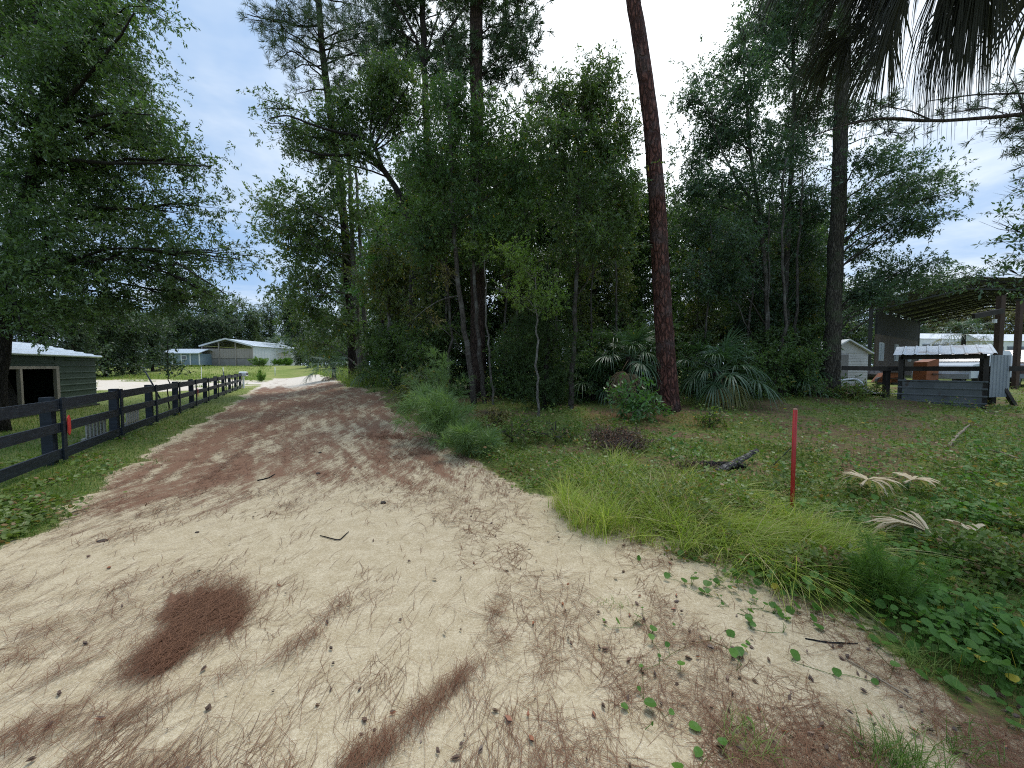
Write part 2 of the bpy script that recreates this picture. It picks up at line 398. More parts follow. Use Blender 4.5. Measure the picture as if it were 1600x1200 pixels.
def build_ground():
    rad = [0.0]; r = .25
    while r < 640: rad.append(r); r *= 1.016 if r < 60 else 1.06
    rad = np.array(rad[1:])
    th = np.concatenate([np.linspace(R_(18), R_(162), 620), np.linspace(R_(162), R_(378), 90)[1:-1]])
    n = len(th)
    X = rad[:, None] * np.cos(th); Y = rad[:, None] * np.sin(th)
    Z = Hh(X, Y)
    sand, lit, green, white = zones(X, Y)
    Z = Z + .006 * lit + .02 * (fbm(X * 3, Y * 3, 61, 3) - .5) * ss(14, 5, rad)[:, None]
    b = MB()
    V = np.vstack([np.stack([X, Y, Z], -1).reshape(-1, 3), [[0, 0, 0]]])
    m = len(rad)
    i = np.arange(m - 1)[:, None] * n; j = np.arange(n)[None]; j2 = (j + 1) % n
    F = np.stack([i + j, i + n + j, i + n + j2, i + j2], -1).reshape(-1, 4)
    jj = np.arange(n)
    b.add(V, [F, np.stack([0 * jj + m * n, jj, (jj + 1) % n], -1)])
    m_, nt, out = newmat('sand_and_soil'); k = NT(nt)
    tc = k.n('ShaderNodeTexCoord'); P = tc.outputs['Object']
    a_s, a_l, a_g, a_w = k.attr('sand'), k.attr('litter'), k.attr('green'), k.attr('white')
    along = k.mapping(P, (9, 1.3, 1), (0, 0, R_(-29.4)))
    f1 = k.noise(60, 4, .7, P); f2 = k.noise(7, 4, .6, P); f3 = k.noise(260, 2, .8, P)
    cs = k.mix(k.ramp(f2, .35, .68), (.50, .405, .255), (.60, .50, .335))
    cs = k.mix(k.ramp(f1, .35, .68), k.mix(1.0, cs, (.74, .71, .66), 'MULTIPLY'), cs)
    cs = k.mix(k.math('MULTIPLY', k.ramp(f3, .56, .66), .55), cs, (.84, .78, .66))
    cs = k.mix(k.math('MULTIPLY', k.ramp(f3, .42, .34), .5), cs, (.26, .19, .12))
    cs = k.mix(k.math('MULTIPLY', a_w, .6), cs, (.70, .64, .58))
    # dropped needles: fine fibres thicken where the drifts lie
    fib = k.noise(5, 5, .75, along); fib2 = k.noise(16, 4, .75, along)
    fib0 = k.noise(1.1, 4, .7, along)
    fb = k.math('ADD', k.math('ADD', k.math('MULTIPLY', fib, .40), k.math('MULTIPLY', fib2, .30)), k.math('MULTIPLY', fib0, .30))
    lf = k.math('MULTIPLY', k.ramp(k.math('ADD', k.math('MULTIPLY', k.math('SUBTRACT', a_l, .5), .44), fb), .47, .60), .93)
    cl = k.mix(k.ramp(k.noise(30, 4, .7, along), .3, .7), (.125, .056, .033), (.27, .148, .092))
    cs2 = k.mix(lf, cs, cl)
    # soil with low plants
    so = k.mix(k.ramp(k.noise(14, 4, .7, P), .3, .7), (.075, .050, .030), (.19, .12, .07))
    gr = k.mix(k.ramp(k.noise(22, 3, .7, P), .3, .7), (.08, .105, .026), (.19, .21, .06))
    gf = k.ramp(k.math('ADD', k.math('MULTIPLY', a_g, .5), k.noise(9, 5, .7, P)), .43, .74)
    co = k.mix(gf, so, gr)
    co = k.mix(k.math('MULTIPLY', k.ramp(k.math('ADD', a_l, k.math('MULTIPLY', fb, .3)), .3, .8), k.math('SUBTRACT', 1.0, a_s)), co, k.mix(fib2, (.13, .045, .025), (.26, .11, .06)))
    # far pasture is paler and yellower grass
    sep = k.n('ShaderNodeSeparateXYZ'); k.put(sep.inputs[0], P)
    far = k.ramp(sep.outputs['Y'], 12, 30)
    dry = k.mix(k.ramp(k.noise(.5, 4, .6, P), .35, .65), (.17, .22, .05), (.27, .28, .09))
    co = k.mix(k.math('MULTIPLY', far, .9), co, dry)
    edge = k.ramp(k.math('ADD', a_s, k.math('MULTIPLY', k.math('SUBTRACT', k.noise(12, 4, .7, P), .5), 1.1)), .35, .62)
    c = k.mix(edge, co, cs2)
    p = k.n('ShaderNodeBsdfPrincipled'); k.put(p.inputs['Base Color'], c); p.inputs['Roughness'].default_value = .95; p.inputs['Specular IOR Level'].default_value = .15
    k.put(p.inputs['Normal'], k.bump(k.math('ADD', k.math('MULTIPLY', f1, .5), k.math('ADD', k.math('MULTIPLY', lf, .9), k.math('MULTIPLY', f3, .25))), .55, .015))
    nt.links.new(p.outputs[0], out.inputs[0])
    o = b.build('ground', m_, None, True)
    me = o.data
    for nm, A in (('sand', sand), ('litter', lit), ('green', green), ('white', white)):
        at_ = me.attributes.new(nm, 'FLOAT', 'POINT')
        at_.data.foreach_set('value', np.concatenate([A.ravel(), [A[0].mean()]]).astype(np.float32))
    setting(o, 'pale sandy track with grassy verges and weedy clearing', 'structure')
    return o

# ------------------------------------------------------------------ scatter on the ground
def screen_pts(n, x0, x1, y0, y1):
    px = rng.uniform(x0, x1, n); py = rng.uniform(y0, y1, n)
    P = gp(px, py)
    return P, px, py

def build_litter():
    b = MB()
    P, px, py = screen_pts(330000, -120, 1720, 600, 1290)
    sand, lit, green, white = zones(P[:, 0], P[:, 1])
    u, v = uv_(P[:, 0], P[:, 1])
    pr = np.where(sand > .4, .05 + .65 * lit ** 1.15 + .10 * ss(1.0, 1.7, v) * (P[:, 1] < 4.5), .10 * (lit > .4) + .045 * (P[:, 1] < 9))
    pr = pr * (.12 + 1.55 * ss(.42, .66, fbm(P[:, 0] * 3.0, P[:, 1] * 2.2, 77)))
    k = (rng.random(len(P)) < pr * .42) & (P[:, 1] < 16)
    P = P[k]; lit = lit[k]; v = v[k]
    Q = []
    for cx, cy, rx, ry, an_, s_ in PATCH:
        m_ = int(rx * ry * 1.0 * s_ ** 2) + 20; c_, q_ = math.cos(R_(an_)), math.sin(R_(an_)); gx = rng.normal(size=m_) * rx * .48; gy = rng.normal(size=m_) * ry * (.52 if s_ > .65 else 1.3)
        Q.append(gp(cx + gx * c_ - gy * q_, cy + gx * q_ + gy * c_))
    Q = np.vstack(Q); lq = np.full(len(Q), 1.4)
    P = np.vstack([P, Q]); lit = np.concatenate([lit, lq]); v = uv_(P[:, 0], P[:, 1])[1]
    n = len(P)
    base = math.atan2(DU[1], DU[0]) - R_(33) * ss(6.5, 3.4, P[:, 1])
    align = np.where((v > .9) & (P[:, 1] < 5), 1.6, np.where(lit > 1.2, .6, .5))
    an = base + rng.normal(size=n) * align + np.where(rng.random(n) < .15, rng.uniform(-PI, PI, n), 0)
    L = rng.uniform(.09, .22, n)
    D = np.stack([np.cos(an), np.sin(an), rng.normal(size=n) * .06], -1)
    N2 = np.stack([-np.sin(an), np.cos(an), 0 * an], -1)
    bend = rng.normal(size=n) * .12
    w = np.clip(P[:, 1] * .0008, .0015, .008)
    zz = .007 + .028 * lit * rng.random(n)
    P = P + np.stack([0 * zz, 0 * zz, zz], -1)
    C = np.stack([P - D * (L / 2)[:, None], P + N2 * (bend * L * .5)[:, None], P + D * (L / 2)[:, None]], 1)
    b.ribbons(C, N2, w[:, None] * np.array([.8, 1, .5])[None])
    o = b.build('pine_needle_litter', M['needle_dry'])
    setting(o, 'reddish brown dropped pine needles lying along the sandy track', 'stuff')
    # chips of bark, cone scales, dead leaves
    b = MB()
    P, px, py = screen_pts(9000, -100, 1700, 640, 1290)
    sand, lit, green, white = zones(P[:, 0], P[:, 1]); u, v = uv_(P[:, 0], P[:, 1])
    k = (rng.random(len(P)) < (.05 + .22 * ss(.9, 1.6, v)) * .42) & (P[:, 1] < 12)
    P = P[k]; n = len(P)
    D = nrm(rng.normal(size=(n, 3)) * np.array([1, 1, .18])); Sd = nrm(np.cross(D, np.array([0, 0, 1.]) + .4 * rng.normal(size=(n, 3))))
    L = rng.uniform(.012, .05, n); P[:, 2] += .012
    b.kites(P, D, Sd, L, L * rng.uniform(.3, .7, n))
    b.kites(P + [0, 0, .008], D, Sd, L * .9, L * rng.uniform(.2, .5, n))
    o = b.build('bark_debris', M['debris']); setting(o, 'small dark bark chips and dead leaves on the sand', 'stuff')

def blades(b, P, h, w, lean, curl=.5, K=4, sw=None):
    n = len(P)
    an = rng.uniform(0, 2 * PI, n)
    d = np.stack([np.cos(an), np.sin(an), 0 * an], -1)
    if sw is not None: d = nrm(d + np.asarray(sw))
    t = np.linspace(0, 1, K)[None, :, None]
    h = np.broadcast_to(h, (n,))[:, None, None]; lean = np.broadcast_to(lean, (n,))[:, None, None]
    up = np.array([0, 0, 1.])
    C = P[:, None] + up * h * (t - curl * lean * t ** 2.2) + d[:, None] * h * lean * t ** 1.7
    Sd = nrm(np.cross(d, up) + .35 * rng.normal(size=(n, 3)))
    wt = np.broadcast_to(w, (n,))[:, None] * np.linspace(1, .12, K)[None] ** .7
    b.ribbons(C, Sd, wt)

def in_poly(px, py, poly):
    ins = np.zeros(len(px), bool); n = len(poly)
    for i in range(n):
        x1, y1 = poly[i]; x2, y2 = poly[(i + 1) % n]
        c = ((y1 > py) != (y2 > py)) & (px < (x2 - x1) * (py - y1) / (y2 - y1 + 1e-9) + x1)
        ins ^= c
    return ins

GRASS = [(880, 745), (960, 735), (1060, 745), (1150, 765), (1240, 815), (1310, 850), (1330, 890), (1240, 915), (1150, 895), (1080, 870), (985, 850), (905, 835), (872, 800)]

def build_green():
    # short creeping grass on the verge by the fence and in the paddock
    b = MB()
    P, px, py = screen_pts(120000, -150, 470, 585, 960)
    sand, lit, green, white = zones(P[:, 0], P[:, 1]); u, v = uv_(P[:, 0], P[:, 1])
    k = (v < -1.6) & (rng.random(len(P)) < (1 - sand) ** 1.5 * (.35 + .65 * green)) & (P[:, 1] < 30)
    P = P[k]; y = P[:, 1]; n = len(P)
    blades(b, P, rng.uniform(.03, .09, n) * (1 + .02 * y), np.clip(.0011 * y, .004, .014), rng.uniform(.2, 1.1, n), K=3)
    setting(b.build('verge_grass', M['grass']), 'short green grass along the dark board fence and behind it', 'stuff')
    # creeping broad leaves in that verge
    b = MB()
    P, px, py = screen_pts(26000, -150, 420, 640, 930)
    sand, lit, green, white = zones(P[:, 0], P[:, 1]); u, v = uv_(P[:, 0], P[:, 1])
    k = (v < -1.7) & (v > -4.2) & (rng.random(len(P)) < (1 - sand) * ss(.45, .62, fbm(P[:, 0] * 1.6, P[:, 1] * 1.6, 91)) * .8)
    P = P[k]; n = len(P); P[:, 2] += rng.uniform(.03, .08, n)
    b.discs(P, nrm(np.array([0, 0, 1.]) + .45 * rng.normal(size=(n, 3))), rng.uniform(.014, .03, n), 6)
    setting(b.build('verge_weeds', M['weed']), 'small broad leaved weeds creeping through the verge grass by the fence', 'stuff')
    # weedy floor of the clearing on the far side of the track
    b = MB(); b2 = MB()
    P, px, py = screen_pts(150000, 520, 1780, 598, 930)
    sand, lit, green, white = zones(P[:, 0], P[:, 1]); u, v = uv_(P[:, 0], P[:, 1])
    rust = ss(.35, .8, lit)
    k = (v > 2.2) & (rng.random(len(P)) < (1 - sand) ** 2 * (.16 + .84 * green) * (1 - .6 * rust) * .9) & (P[:, 1] < 17)
    P = P[k]; n = len(P); y = P[:, 1]
    D = nrm(rng.normal(size=(n, 3)) * [1, 1, .45] + [0, 0, .25]); Sd = nrm(np.cross(D, np.array([0, 0, 1.]) + .5 * rng.normal(size=(n, 3))))
    L = rng.uniform(.02, .055, n) * (1 + .06 * y)
    P[:, 2] += rng.uniform(.0, .13, n) * (.35 + 2.3 * ss(.45, .75, vnoise(P[:, 0] * 1.7, P[:, 1] * 1.7, 5)))
    b.kites(P, D, Sd, L, L * rng.uniform(.35, .75, n))
    setting(b.build('clearing_weeds', M['weed']), 'low mixed green weeds covering the clearing around the red stake', 'stuff')
    P, px, py = screen_pts(60000, 600, 1780, 600, 960)
    sand, lit, green, white = zones(P[:, 0], P[:, 1]); u, v = uv_(P[:, 0], P[:, 1])
    k = (v > 2.2) & (rng.random(len(P)) < (1 - sand) ** 1.5 * (.3 + .7 * green) * .5) & (P[:, 1] < 20)
    P = P[k]; n = len(P); y = P[:, 1]
    blades(b2, P, rng.uniform(.05, .2, n) * (1 + 1.3 * ss(.55, .75, fbm(P[:, 0] * .9, P[:, 1] * .9, 63))), np.clip(.0011 * y, .003, .012), rng.uniform(.3, 1.2, n), K=3)
    setting(b2.build('clearing_grass', M['grass']), 'thin short grass growing among the weeds of the clearing', 'stuff')
    # pennywort: round leaves on stalks, dense towards the lower corner
    b = MB(); st = MB()
    P, px, py = screen_pts(60000, 840, 1800, 640, 1260)
    sand, lit, green, white = zones(P[:, 0], P[:, 1])
    dn = np.maximum.reduce([1.0 * ss(330, 150, np.hypot((px - 1640) * .9, (py - 870) * 1.25)), .42 * ss(430, 200, np.hypot((px - 1440) * .75, (py - 760) * 1.6)), .10 * ss(150, 60, np.hypot((px - 900) * .6, (py - 680) * 1.5)),
                            .05 * ss(.5, .7, fbm(px * .008, py * .012, 7)) * .55 * (py > 800) * (px > 860) * (px < 1600)])
    dn = dn * (.12 + .88 * ss(.34, .6, fbm(P[:, 0] * 1.6, P[:, 1] * 1.6, 99)))
    dn = dn * (1 - .88 * in_poly(px, py, GRASS))
    k = rng.random(len(P)) < dn * .60
    P = P[k]; n = len(P)
    hgt = rng.uniform(.02, .17, n) * np.where(dn[k] > .15, 1, .25)
    T = P + np.stack([rng.normal(size=n) * .02, rng.normal(size=n) * .02, hgt + .01], -1)
    b.discs(T, nrm(np.array([0, -.25, 1.]) + .38 * rng.normal(size=(n, 3))), rng.uniform(.0075, .028, n) * (1 + .05 * P[:, 1]), 9, .12)
    st.sticks(P, T, .0016, .0013)
    sp_ = P[dn[k] < .12][:420]
    if len(sp_) > 3:
        dd = np.linalg.norm(sp_[:, None] - sp_[None], axis=-1) + np.where(np.arange(len(sp_))[:, None] <= np.arange(len(sp_))[None], 99, 0)
        j_ = dd.argmin(1); ok = dd.min(1) < .35
        mid_ = (sp_ + sp_[j_]) / 2 + rng.normal(size=sp_.shape) * [.03, .03, 0]; mid_[:, 2] = Hh(mid_[:, 0], mid_[:, 1]) + .006
        up_ = np.array([0, 0, .006])
        st.sticks(sp_[ok] + up_, mid_[ok], .0016, .0016); st.sticks(mid_[ok], sp_[j_][ok] + up_, .0016, .0016)
    setting(b.build('pennywort_leaves', M['penny']), 'round green pennywort leaves carpeting the ground past the dead fronds', 'stuff')
    setting(st.build('pennywort_stalks', M['penny']), 'thin stalks carrying the round pennywort leaves', 'stuff')
    # long yellow-green grass
    b = MB()
    poly = [(880, 745), (960, 735), (1060, 745), (1150, 765), (1240, 815), (1310, 850), (1330, 890), (1240, 915), (1150, 895), (1080, 870), (985, 850), (905, 835), (872, 800)]
    T, px, py = screen_pts(2200, 860, 1350, 725, 930)
    k = in_poly(px, py, poly) & (rng.random(len(T)) < .10 + .5 * ss(1040, 1100, px) + .6 * ss(1020, 960, px) + .9 * ss(.40, .62, fbm(T[:, 0] * 2.0, T[:, 1] * 2.0, 19)))
    T = T[k][:270]; tx = px[k][:270]
    for q, x_ in zip(T, tx):
        right = float(ss(1020, 1150, np.array(x_)))
        m_ = int(rng.integers(22, 80)); hh = rng.uniform(.16, .60) * (1 - .2 * right); a_ = rng.uniform(-2.4, .3)
        Pq = q + np.stack([rng.normal(size=m_) * .045, rng.normal(size=m_) * .045, np.zeros(m_)], -1); Pq[:, 2] = Hh(Pq[:, 0], Pq[:, 1]) - .01
        blades(b, Pq, rng.uniform(.4, 1.1, m_) * hh, rng.choice([.003, .0045, .006, .009], m_), rng.uniform(.35, 1.0 + 1.1 * right, m_), .38, 6, sw=(1.1 * math.cos(a_) * right + .15, 1.1 * math.sin(a_) * right - .15, 0))
        if rng.random() < .5:
            blades(b, Pq[:4], rng.uniform(1.0, 1.5, 4) * hh, .0022, rng.uniform(.3, .8, 4), .3, 6)
    P, px, py = screen_pts(9000, 860, 1350, 725, 930)
    k = in_poly(px, py, poly) & (rng.random(len(P)) < .45)
    P = P[k]; n = len(P)
    blades(b, P, rng.uniform(.06, .22, n), rng.uniform(.003, .007, n), rng.uniform(.3, 1.6, n), .4, 4)
    setting(b.build('tall_grass', M['grass_yel']), 'long yellow green grass bending over beside the red stake', 'stuff')
    # long grass of the rise in the pasture and along the far track edge
    b = MB()
    P, px, py = screen_pts(46000, 60, 620, 566, 606)
    sand, lit, green, white = zones(P[:, 0], P[:, 1]); u, v = uv_(P[:, 0], P[:, 1])
    k = (sand < .3) & (P[:, 1] > 15) & (P[:, 1] < 85) & ((v < -3.6) | (v > 2.2)) & (rng.random(len(P)) < .75)
    P = P[k]; n = len(P); y = P[:, 1]
    tall = np.where(v[k] > 2.2, .5, .28) * (1 + 1.2 * ss(.55, .7, fbm(P[:, 0] * .25, P[:, 1] * .25, 23)))
    blades(b, P, rng.uniform(.5, 1.4, n) * tall, .0011 * y, rng.uniform(.2, .9, n), K=3)
    setting(b.build('pasture_grass', M['field']), 'pale green pasture grass on the rise below the far barn', 'stuff')

build_ground()
build_litter()
build_green()
# ------------------------------------------------------------------ trees
def blob(px, py, rx, ry, Y, dy=0.0):
    c = at(px, py, Y); s = Y / FPX
    return c, np.array([rx * s, max(.5 * (rx + ry) * s, .2), ry * s])

def leaves(cb, tb, pos, D, nl, L, W, tw, droop=.15, spread=.9):
    N = len(pos)
    t = rng.random((N, nl)) ** .8
    Pp = pos[:, None] + D[:, None] * (t * tw)[..., None] + rng.normal(size=(N, nl, 3)) * L * .22
    Ld = nrm(D[:, None] * .55 + spread * rng.normal(size=(N, nl, 3)) * .75 + np.array([0, 0, -droop]))
    Sd = nrm(np.cross(Ld, np.array([0, 0, 1.]) + .75 * rng.normal(size=(N, nl, 3))))
    l = L * rng.uniform(.65, 1.25, (N, nl))
    cb.kites(Pp.reshape(-1, 3), Ld.reshape(-1, 3), Sd.reshape(-1, 3), l.ravel(), (l * W / L * rng.uniform(.8, 1.15, (N, nl))).ravel())
    if tb is not None: tb.sticks(pos, pos + D * tw, L * .035, L * .015)

def tufts(cb, tb, pos, D, nl, L, W, stem):
    N = len(pos)
    e = pos + D * stem
    Ld = nrm(D[:, None] * .75 + .62 * rng.normal(size=(N, nl, 3)) + np.array([0, 0, .05]))
    Pp = e[:, None] - D[:, None] * (rng.random((N, nl)) * stem * .7)[..., None]
    Sd = nrm(np.cross(Ld, rng.normal(size=(N, nl, 3))))
    l = L * rng.uniform(.7, 1.15, (N, nl))
    cb.kites(Pp.reshape(-1, 3), Ld.reshape(-1, 3), Sd.reshape(-1, 3), l.ravel(), W)
    tb.sticks(pos, e, W * .7, W * .4)

def along(P, z):
    i = np.clip(np.searchsorted(P[:, 2], z) - 1, 0, len(P) - 2)
    t = (z - P[i, 2]) / (P[i + 1, 2] - P[i, 2] + 1e-9)
    return P[i] + (P[i + 1] - P[i]) * np.clip(t, 0, 1)

def grow(cb, tb, P, blobs, kind='leaf', L=.1, W=.036, dens=2.0, nl=14, limb=.03, rise=.45, tw=None, droop=.15, zmin=None, stick=True, holes=.0):
    for c, r in blobs:
        z0 = P[0, 2] + .1 if zmin is None else zmin
        hd = np.hypot(*(along(P, c[2]) - c)[:2])
        za = np.clip(c[2] - rise * hd - .15, z0, P[-1, 2] - .02)
        A = along(P, za)
        dd = np.linalg.norm(c - A)
        if dd > .12 and limb:
            mid = A * .45 + c * .55 + np.array([0, 0, .12 * dd]) + rng.normal(size=3) * .05 * dd
            t = np.linspace(0, 1, 7)[:, None]
            Q = A * (1 - t) ** 2 + 2 * mid * t * (1 - t) + c * t ** 2
            Q[1:-1] += rng.normal(size=(5, 3)) * .018 * dd
            tb.tube(Q, np.linspace(limb, limb * .3, 7), 5)
            start = Q[4]
        else: start = A
        ns = 8
        tips = c + r * rv(ns) * rng.uniform(.55, 1.0, (ns, 1))
        mids = start + (tips - start) * .5 + rng.normal(size=(ns, 3)) * r * .12
        if stick:
            lr = max(limb, .012) * .33
            tb.sticks(np.repeat(start[None], ns, 0), mids, lr, lr * .7); tb.sticks(mids, tips, lr * .7, lr * .25)
        area = PI * r[0] * r[2]
        if kind == 'leaf':
            N = int(dens * area / (L * W * .28) / nl) + 1
        else:
            N = int(dens * area / (PI * (L * .75) ** 2) * 2.0) + 1
        i = rng.integers(0, ns, N); t = rng.random(N)[:, None] ** .7
        base = np.where(t < .5, start + (mids[i] - start) * t * 2, mids[i] + (tips[i] - mids[i]) * (t - .5) * 2)
        base = np.where(t < .3, c + (base - c) * .6, base)
        pos = base + rng.normal(size=(N, 3)) * r * .27
        # leave uneven gaps
        q = fbm(pos[:, 0] * 1.3 / max(r[0], .4) + pos[:, 1] * .7, pos[:, 2] * 1.3 / max(r[0], .4), int(abs(c[0] * 10)) % 97, 2)
        pos = pos[rng.random(N) < ss(.2 + holes, .5 + holes, q) * .75 + .25]
        D = nrm((pos - c) / r * .8 + .55 * rng.normal(size=pos.shape) + np.array([0, 0, -droop * .5]))
        if kind == 'leaf': leaves(cb, tb if stick else None, pos, D, nl, L, W, tw or L * 2.6, droop)
        else: tufts(cb, tb, pos, nrm(D + np.array([0, 0, .35])), nl, L, W, L * .8)

def trunk_line(base_px, Y, pts, sink=.15, n=22, wig=.02):
    """base_px on the ground at distance Y, then photo points (px, py) up the stem (third value: own distance)"""
    a, f, w = ray(base_px, 640.)
    x = float(a) * Y / float(f)
    Q = [np.array([x, Y, G(x, Y) - sink])]
    for p in pts: Q.append(at(p[0], p[1], p[2] if len(p) > 2 else Y))
    Q = np.array(Q); d = np.concatenate([[0], np.cumsum(np.linalg.norm(np.diff(Q, axis=0), axis=1))])
    s = np.linspace(0, d[-1], n)
    P = np.stack([np.interp(s, d, Q[:, k]) for k in range(3)], -1)
    for _ in range(2): P[1:-1] = .25 * P[:-2] + .5 * P[1:-1] + .25 * P[2:]
    P[2:-1] += rng.normal(size=(n - 3, 3)) * wig * np.array([1, 1, 0])
    return P

def taper(n, r0, r1, flare=1.5):
    t = np.linspace(0, 1, n)
    return (r0 + (r1 - r0) * t) * (1 + (flare - 1) * np.exp(-t * 22))

def tree(name, label, cat, base_px, Y, pts, r0, r1, bark, specs, extra=(), group=None, flare=1.5, n=24, sides=14, wob=.03, wig=.02):
    """specs: list of (material, blobs, options) - each becomes foliage of this one tree"""
    P = trunk_line(base_px, Y, pts, n=n, wig=wig)
    o = thing(name, label, cat, P[0] + np.array([0, 0, .15]), group)
    tb = MB()
    tb.tube(P, taper(n, r0, r1, flare), sides, wob, int(abs(base_px)))
    for E, ra, rb in extra:
        Q = np.array([at(*e) if len(e) == 3 else e for e in E], float)
        s = np.linspace(0, len(Q) - 1, len(Q) * 4)
        Q2 = np.stack([np.interp(s, np.arange(len(Q)), Q[:, k]) for k in range(3)], -1)
        Q2[1:-1] = .25 * Q2[:-2] + .5 * Q2[1:-1] + .25 * Q2[2:]
        Q2[1:-1] += rng.normal(size=(len(Q2) - 2, 3)) * .35 * rb
        tb.tube(Q2, np.linspace(ra, rb, len(Q2)), 8, .03)
    for mat, blobs, opt in specs:
        cb = MB()
        BB = [blob(*(bb if len(bb) > 4 else (*bb, Y + rng.uniform(-1, 1) * opt.get('dy', .08 * Y)))) for bb in blobs]
        o2 = {k: v for k, v in opt.items() if k not in ('dy', 'name')}
        grow(cb, tb, P, BB, **o2)
        cb.build(opt.get('name', 'crown'), M[mat], o)
    tb.build('trunk', M[bark], o, True)
    return o

# --- the spreading oak over the shed and fence
LO = [(60, 60, 120, 90), (190, 40, 72, 62), (222, 115, 48, 58), (40, 180, 100, 80), (150, 170, 85, 66), (238, 185, 55, 40), (60, 290, 110, 72), (175, 262, 85, 55), (272, 236, 58, 38),
      (330, 262, 42, 36), (90, 370, 110, 68), (215, 350, 95, 56), (312, 322, 55, 38), (60, 440, 95, 55), (165, 430, 95, 56), (275, 415, 85, 46), (355, 398, 52, 30), (375, 405, 34, 20),
      (110, 496, 90, 30), (225, 484, 80, 32), (315, 466, 55, 26), (35, 515, 50, 26), (350, 458, 34, 20), (150, 60, 50, 50), (262, 20, 16, 26), (110, 120, 70, 60), (130, 225, 70, 45), (200, 210, 50, 40), (20, 400, 60, 60),
      (-90, 110, 110, 100), (-110, 260, 110, 90), (-90, 390, 110, 80), (-80, 480, 90, 40), (90, -40, 150, 60), (-60, 20, 120, 90)]
tree('oak_tree', 'spreading oak overhanging the green metal shed and the start of the board fence', 'tree', -14, 9.2,
     [(-4, 540), (18, 380), (45, 290), (70, 210), (72, 140), (60, 40), (50, -80)], .20, .05, 'bark_oak',
     [('leaf_left', LO, dict(L=0.092, W=0.0336, dens=1.7, nl=12, limb=.045, rise=.12, dy=1.9, droop=.3, holes=.10, zmin=3.7))],
     extra=[([(70, 205, 9.2), (110, 150, 8.6), (150, 105, 8.3), (185, 60, 8.2), (210, 20, 8.1)], .04, .015), ([(70, 210, 9.2), (120, 190, 8.8), (170, 175, 8.4), (240, 180, 8.0)], .05, .012),
            ([(66, 200, 9.2), (45, 130, 9.6), (30, 70, 9.8), (0, 90, 10)], .05, .015), ([(60, 245, 9.2), (160, 255, 8.6), (250, 255, 8.2), (330, 260, 8.0)], .05, .012)])

# --- pines and pale oaks at the mouth of the wood, beside the track
tree('pine_tree', 'tall dark pine at the bend of the track beside the pale twin trunks', 'tree', 556, 23,
     [(546, 470), (536, 330), (522, 210), (505, 110), (497, 0), (490, -120), (485, -240)], .27, .12, 'bark_dark',
     [('needle', [(390, 18, 38, 18), (430, 8, 40, 22), (450, 70, 32, 20), (440, 100, 28, 14), (480, 20, 50, 30), (530, 40, 46, 30), (555, 85, 40, 28), (505, 112, 42, 26), (600, 30, 40, 24), (590, 90, 36, 28), (560, 10, 50, 26), (500, -60, 90, 46), (420, -50, 60, 36), (580, -60, 70, 40), (500, -160, 80, 50), (475, 145, 28, 16), (540, 140, 34, 22), (620, 70, 34, 26), (465, 55, 34, 22), (412, 48, 28, 16), (575, 50, 40, 26)],
       dict(kind='pine', L=.36, W=.022, dens=1.55, nl=26, limb=.05, rise=.1, dy=2.2))],
     extra=[([(497, 40, 23), (470, 42, 22.6), (440, 32, 22), (415, 30, 21.6), (385, 22, 21.4)], .07, .02), ([(505, 110, 23), (480, 95, 22.5), (455, 78, 22), (430, 98, 21.6)], .06, .015)])
tree('oak_tree', 'pale grey twin trunked oak leaning beside the dark pine at the track edge', 'tree', 566, 22.2,
     [(562, 540), (556, 470), (551, 380), (547, 300), (545, 240), (540, 190)], .19, .07, 'bark_pale',
     [('leaf_oakmid', [(425, 345, 45, 28), (400, 310, 26, 16), (445, 312, 42, 26), (480, 330, 50, 34), (490, 380, 52, 44), (455, 385, 36, 30), (520, 300, 44, 34), (440, 430, 36, 30), (500, 440, 50, 40), (470, 480, 46, 34), (525, 500, 40, 40), (480, 525, 44, 24), (520, 250, 40, 30), (400, 350, 24, 16), (575, 330, 40, 40), (540, 400, 44, 40)],
       dict(L=.2, W=.085, dens=1.63, nl=12, limb=.05, rise=.5, dy=1.8))],
     extra=[([(573, 588, 22.2), (572, 520, 22.2), (566, 430, 22.2), (560, 330, 22.3), (556, 260, 22.4)], .15, .07), ([(556, 460, 22.2), (520, 455, 21.6), (490, 465, 21.2), (455, 440, 20.8)], .07, .02), ([(551, 400, 22.2), (500, 390, 21.4), (440, 350, 20.8)], .07, .02)])
tree('oak_tree', 'dark oak sending a long crooked limb out towards the track', 'tree', 640, 15,
     [(642, 540), (648, 420), (640, 340), (622, 295), (598, 262), (575, 240)], .2, .09, 'bark_oak',
     [('leaf_oakmid', [(402, 162, 16, 18), (412, 192, 16, 12), (445, 212, 36, 20), (495, 212, 46, 26), (545, 200, 44, 30), (590, 180, 46, 34), (500, 180, 40, 20), (525, 160, 40, 26), (470, 235, 36, 14), (580, 140, 44, 34), (630, 140, 46, 36), (640, 190, 40, 34), (560, 245, 46, 18), (620, 90, 36, 30), (690, 170, 40, 34)],
       dict(L=0.112, W=0.0440, dens=1.94, nl=12, limb=.035, rise=.3, dy=.9))],
     extra=[([(600, 264, 15), (575, 238, 14.6), (540, 243, 14.3), (500, 242, 14), (470, 232, 13.8)], .08, .03), ([(596, 258, 15), (585, 225, 14.9), (560, 212, 14.5), (520, 205, 14.1), (480, 192, 13.8), (450, 180, 13.6), (420, 185, 13.5)], .08, .015), ([(585, 230, 14.9), (610, 180, 14.7), (640, 130, 14.5)], .05, .015)])
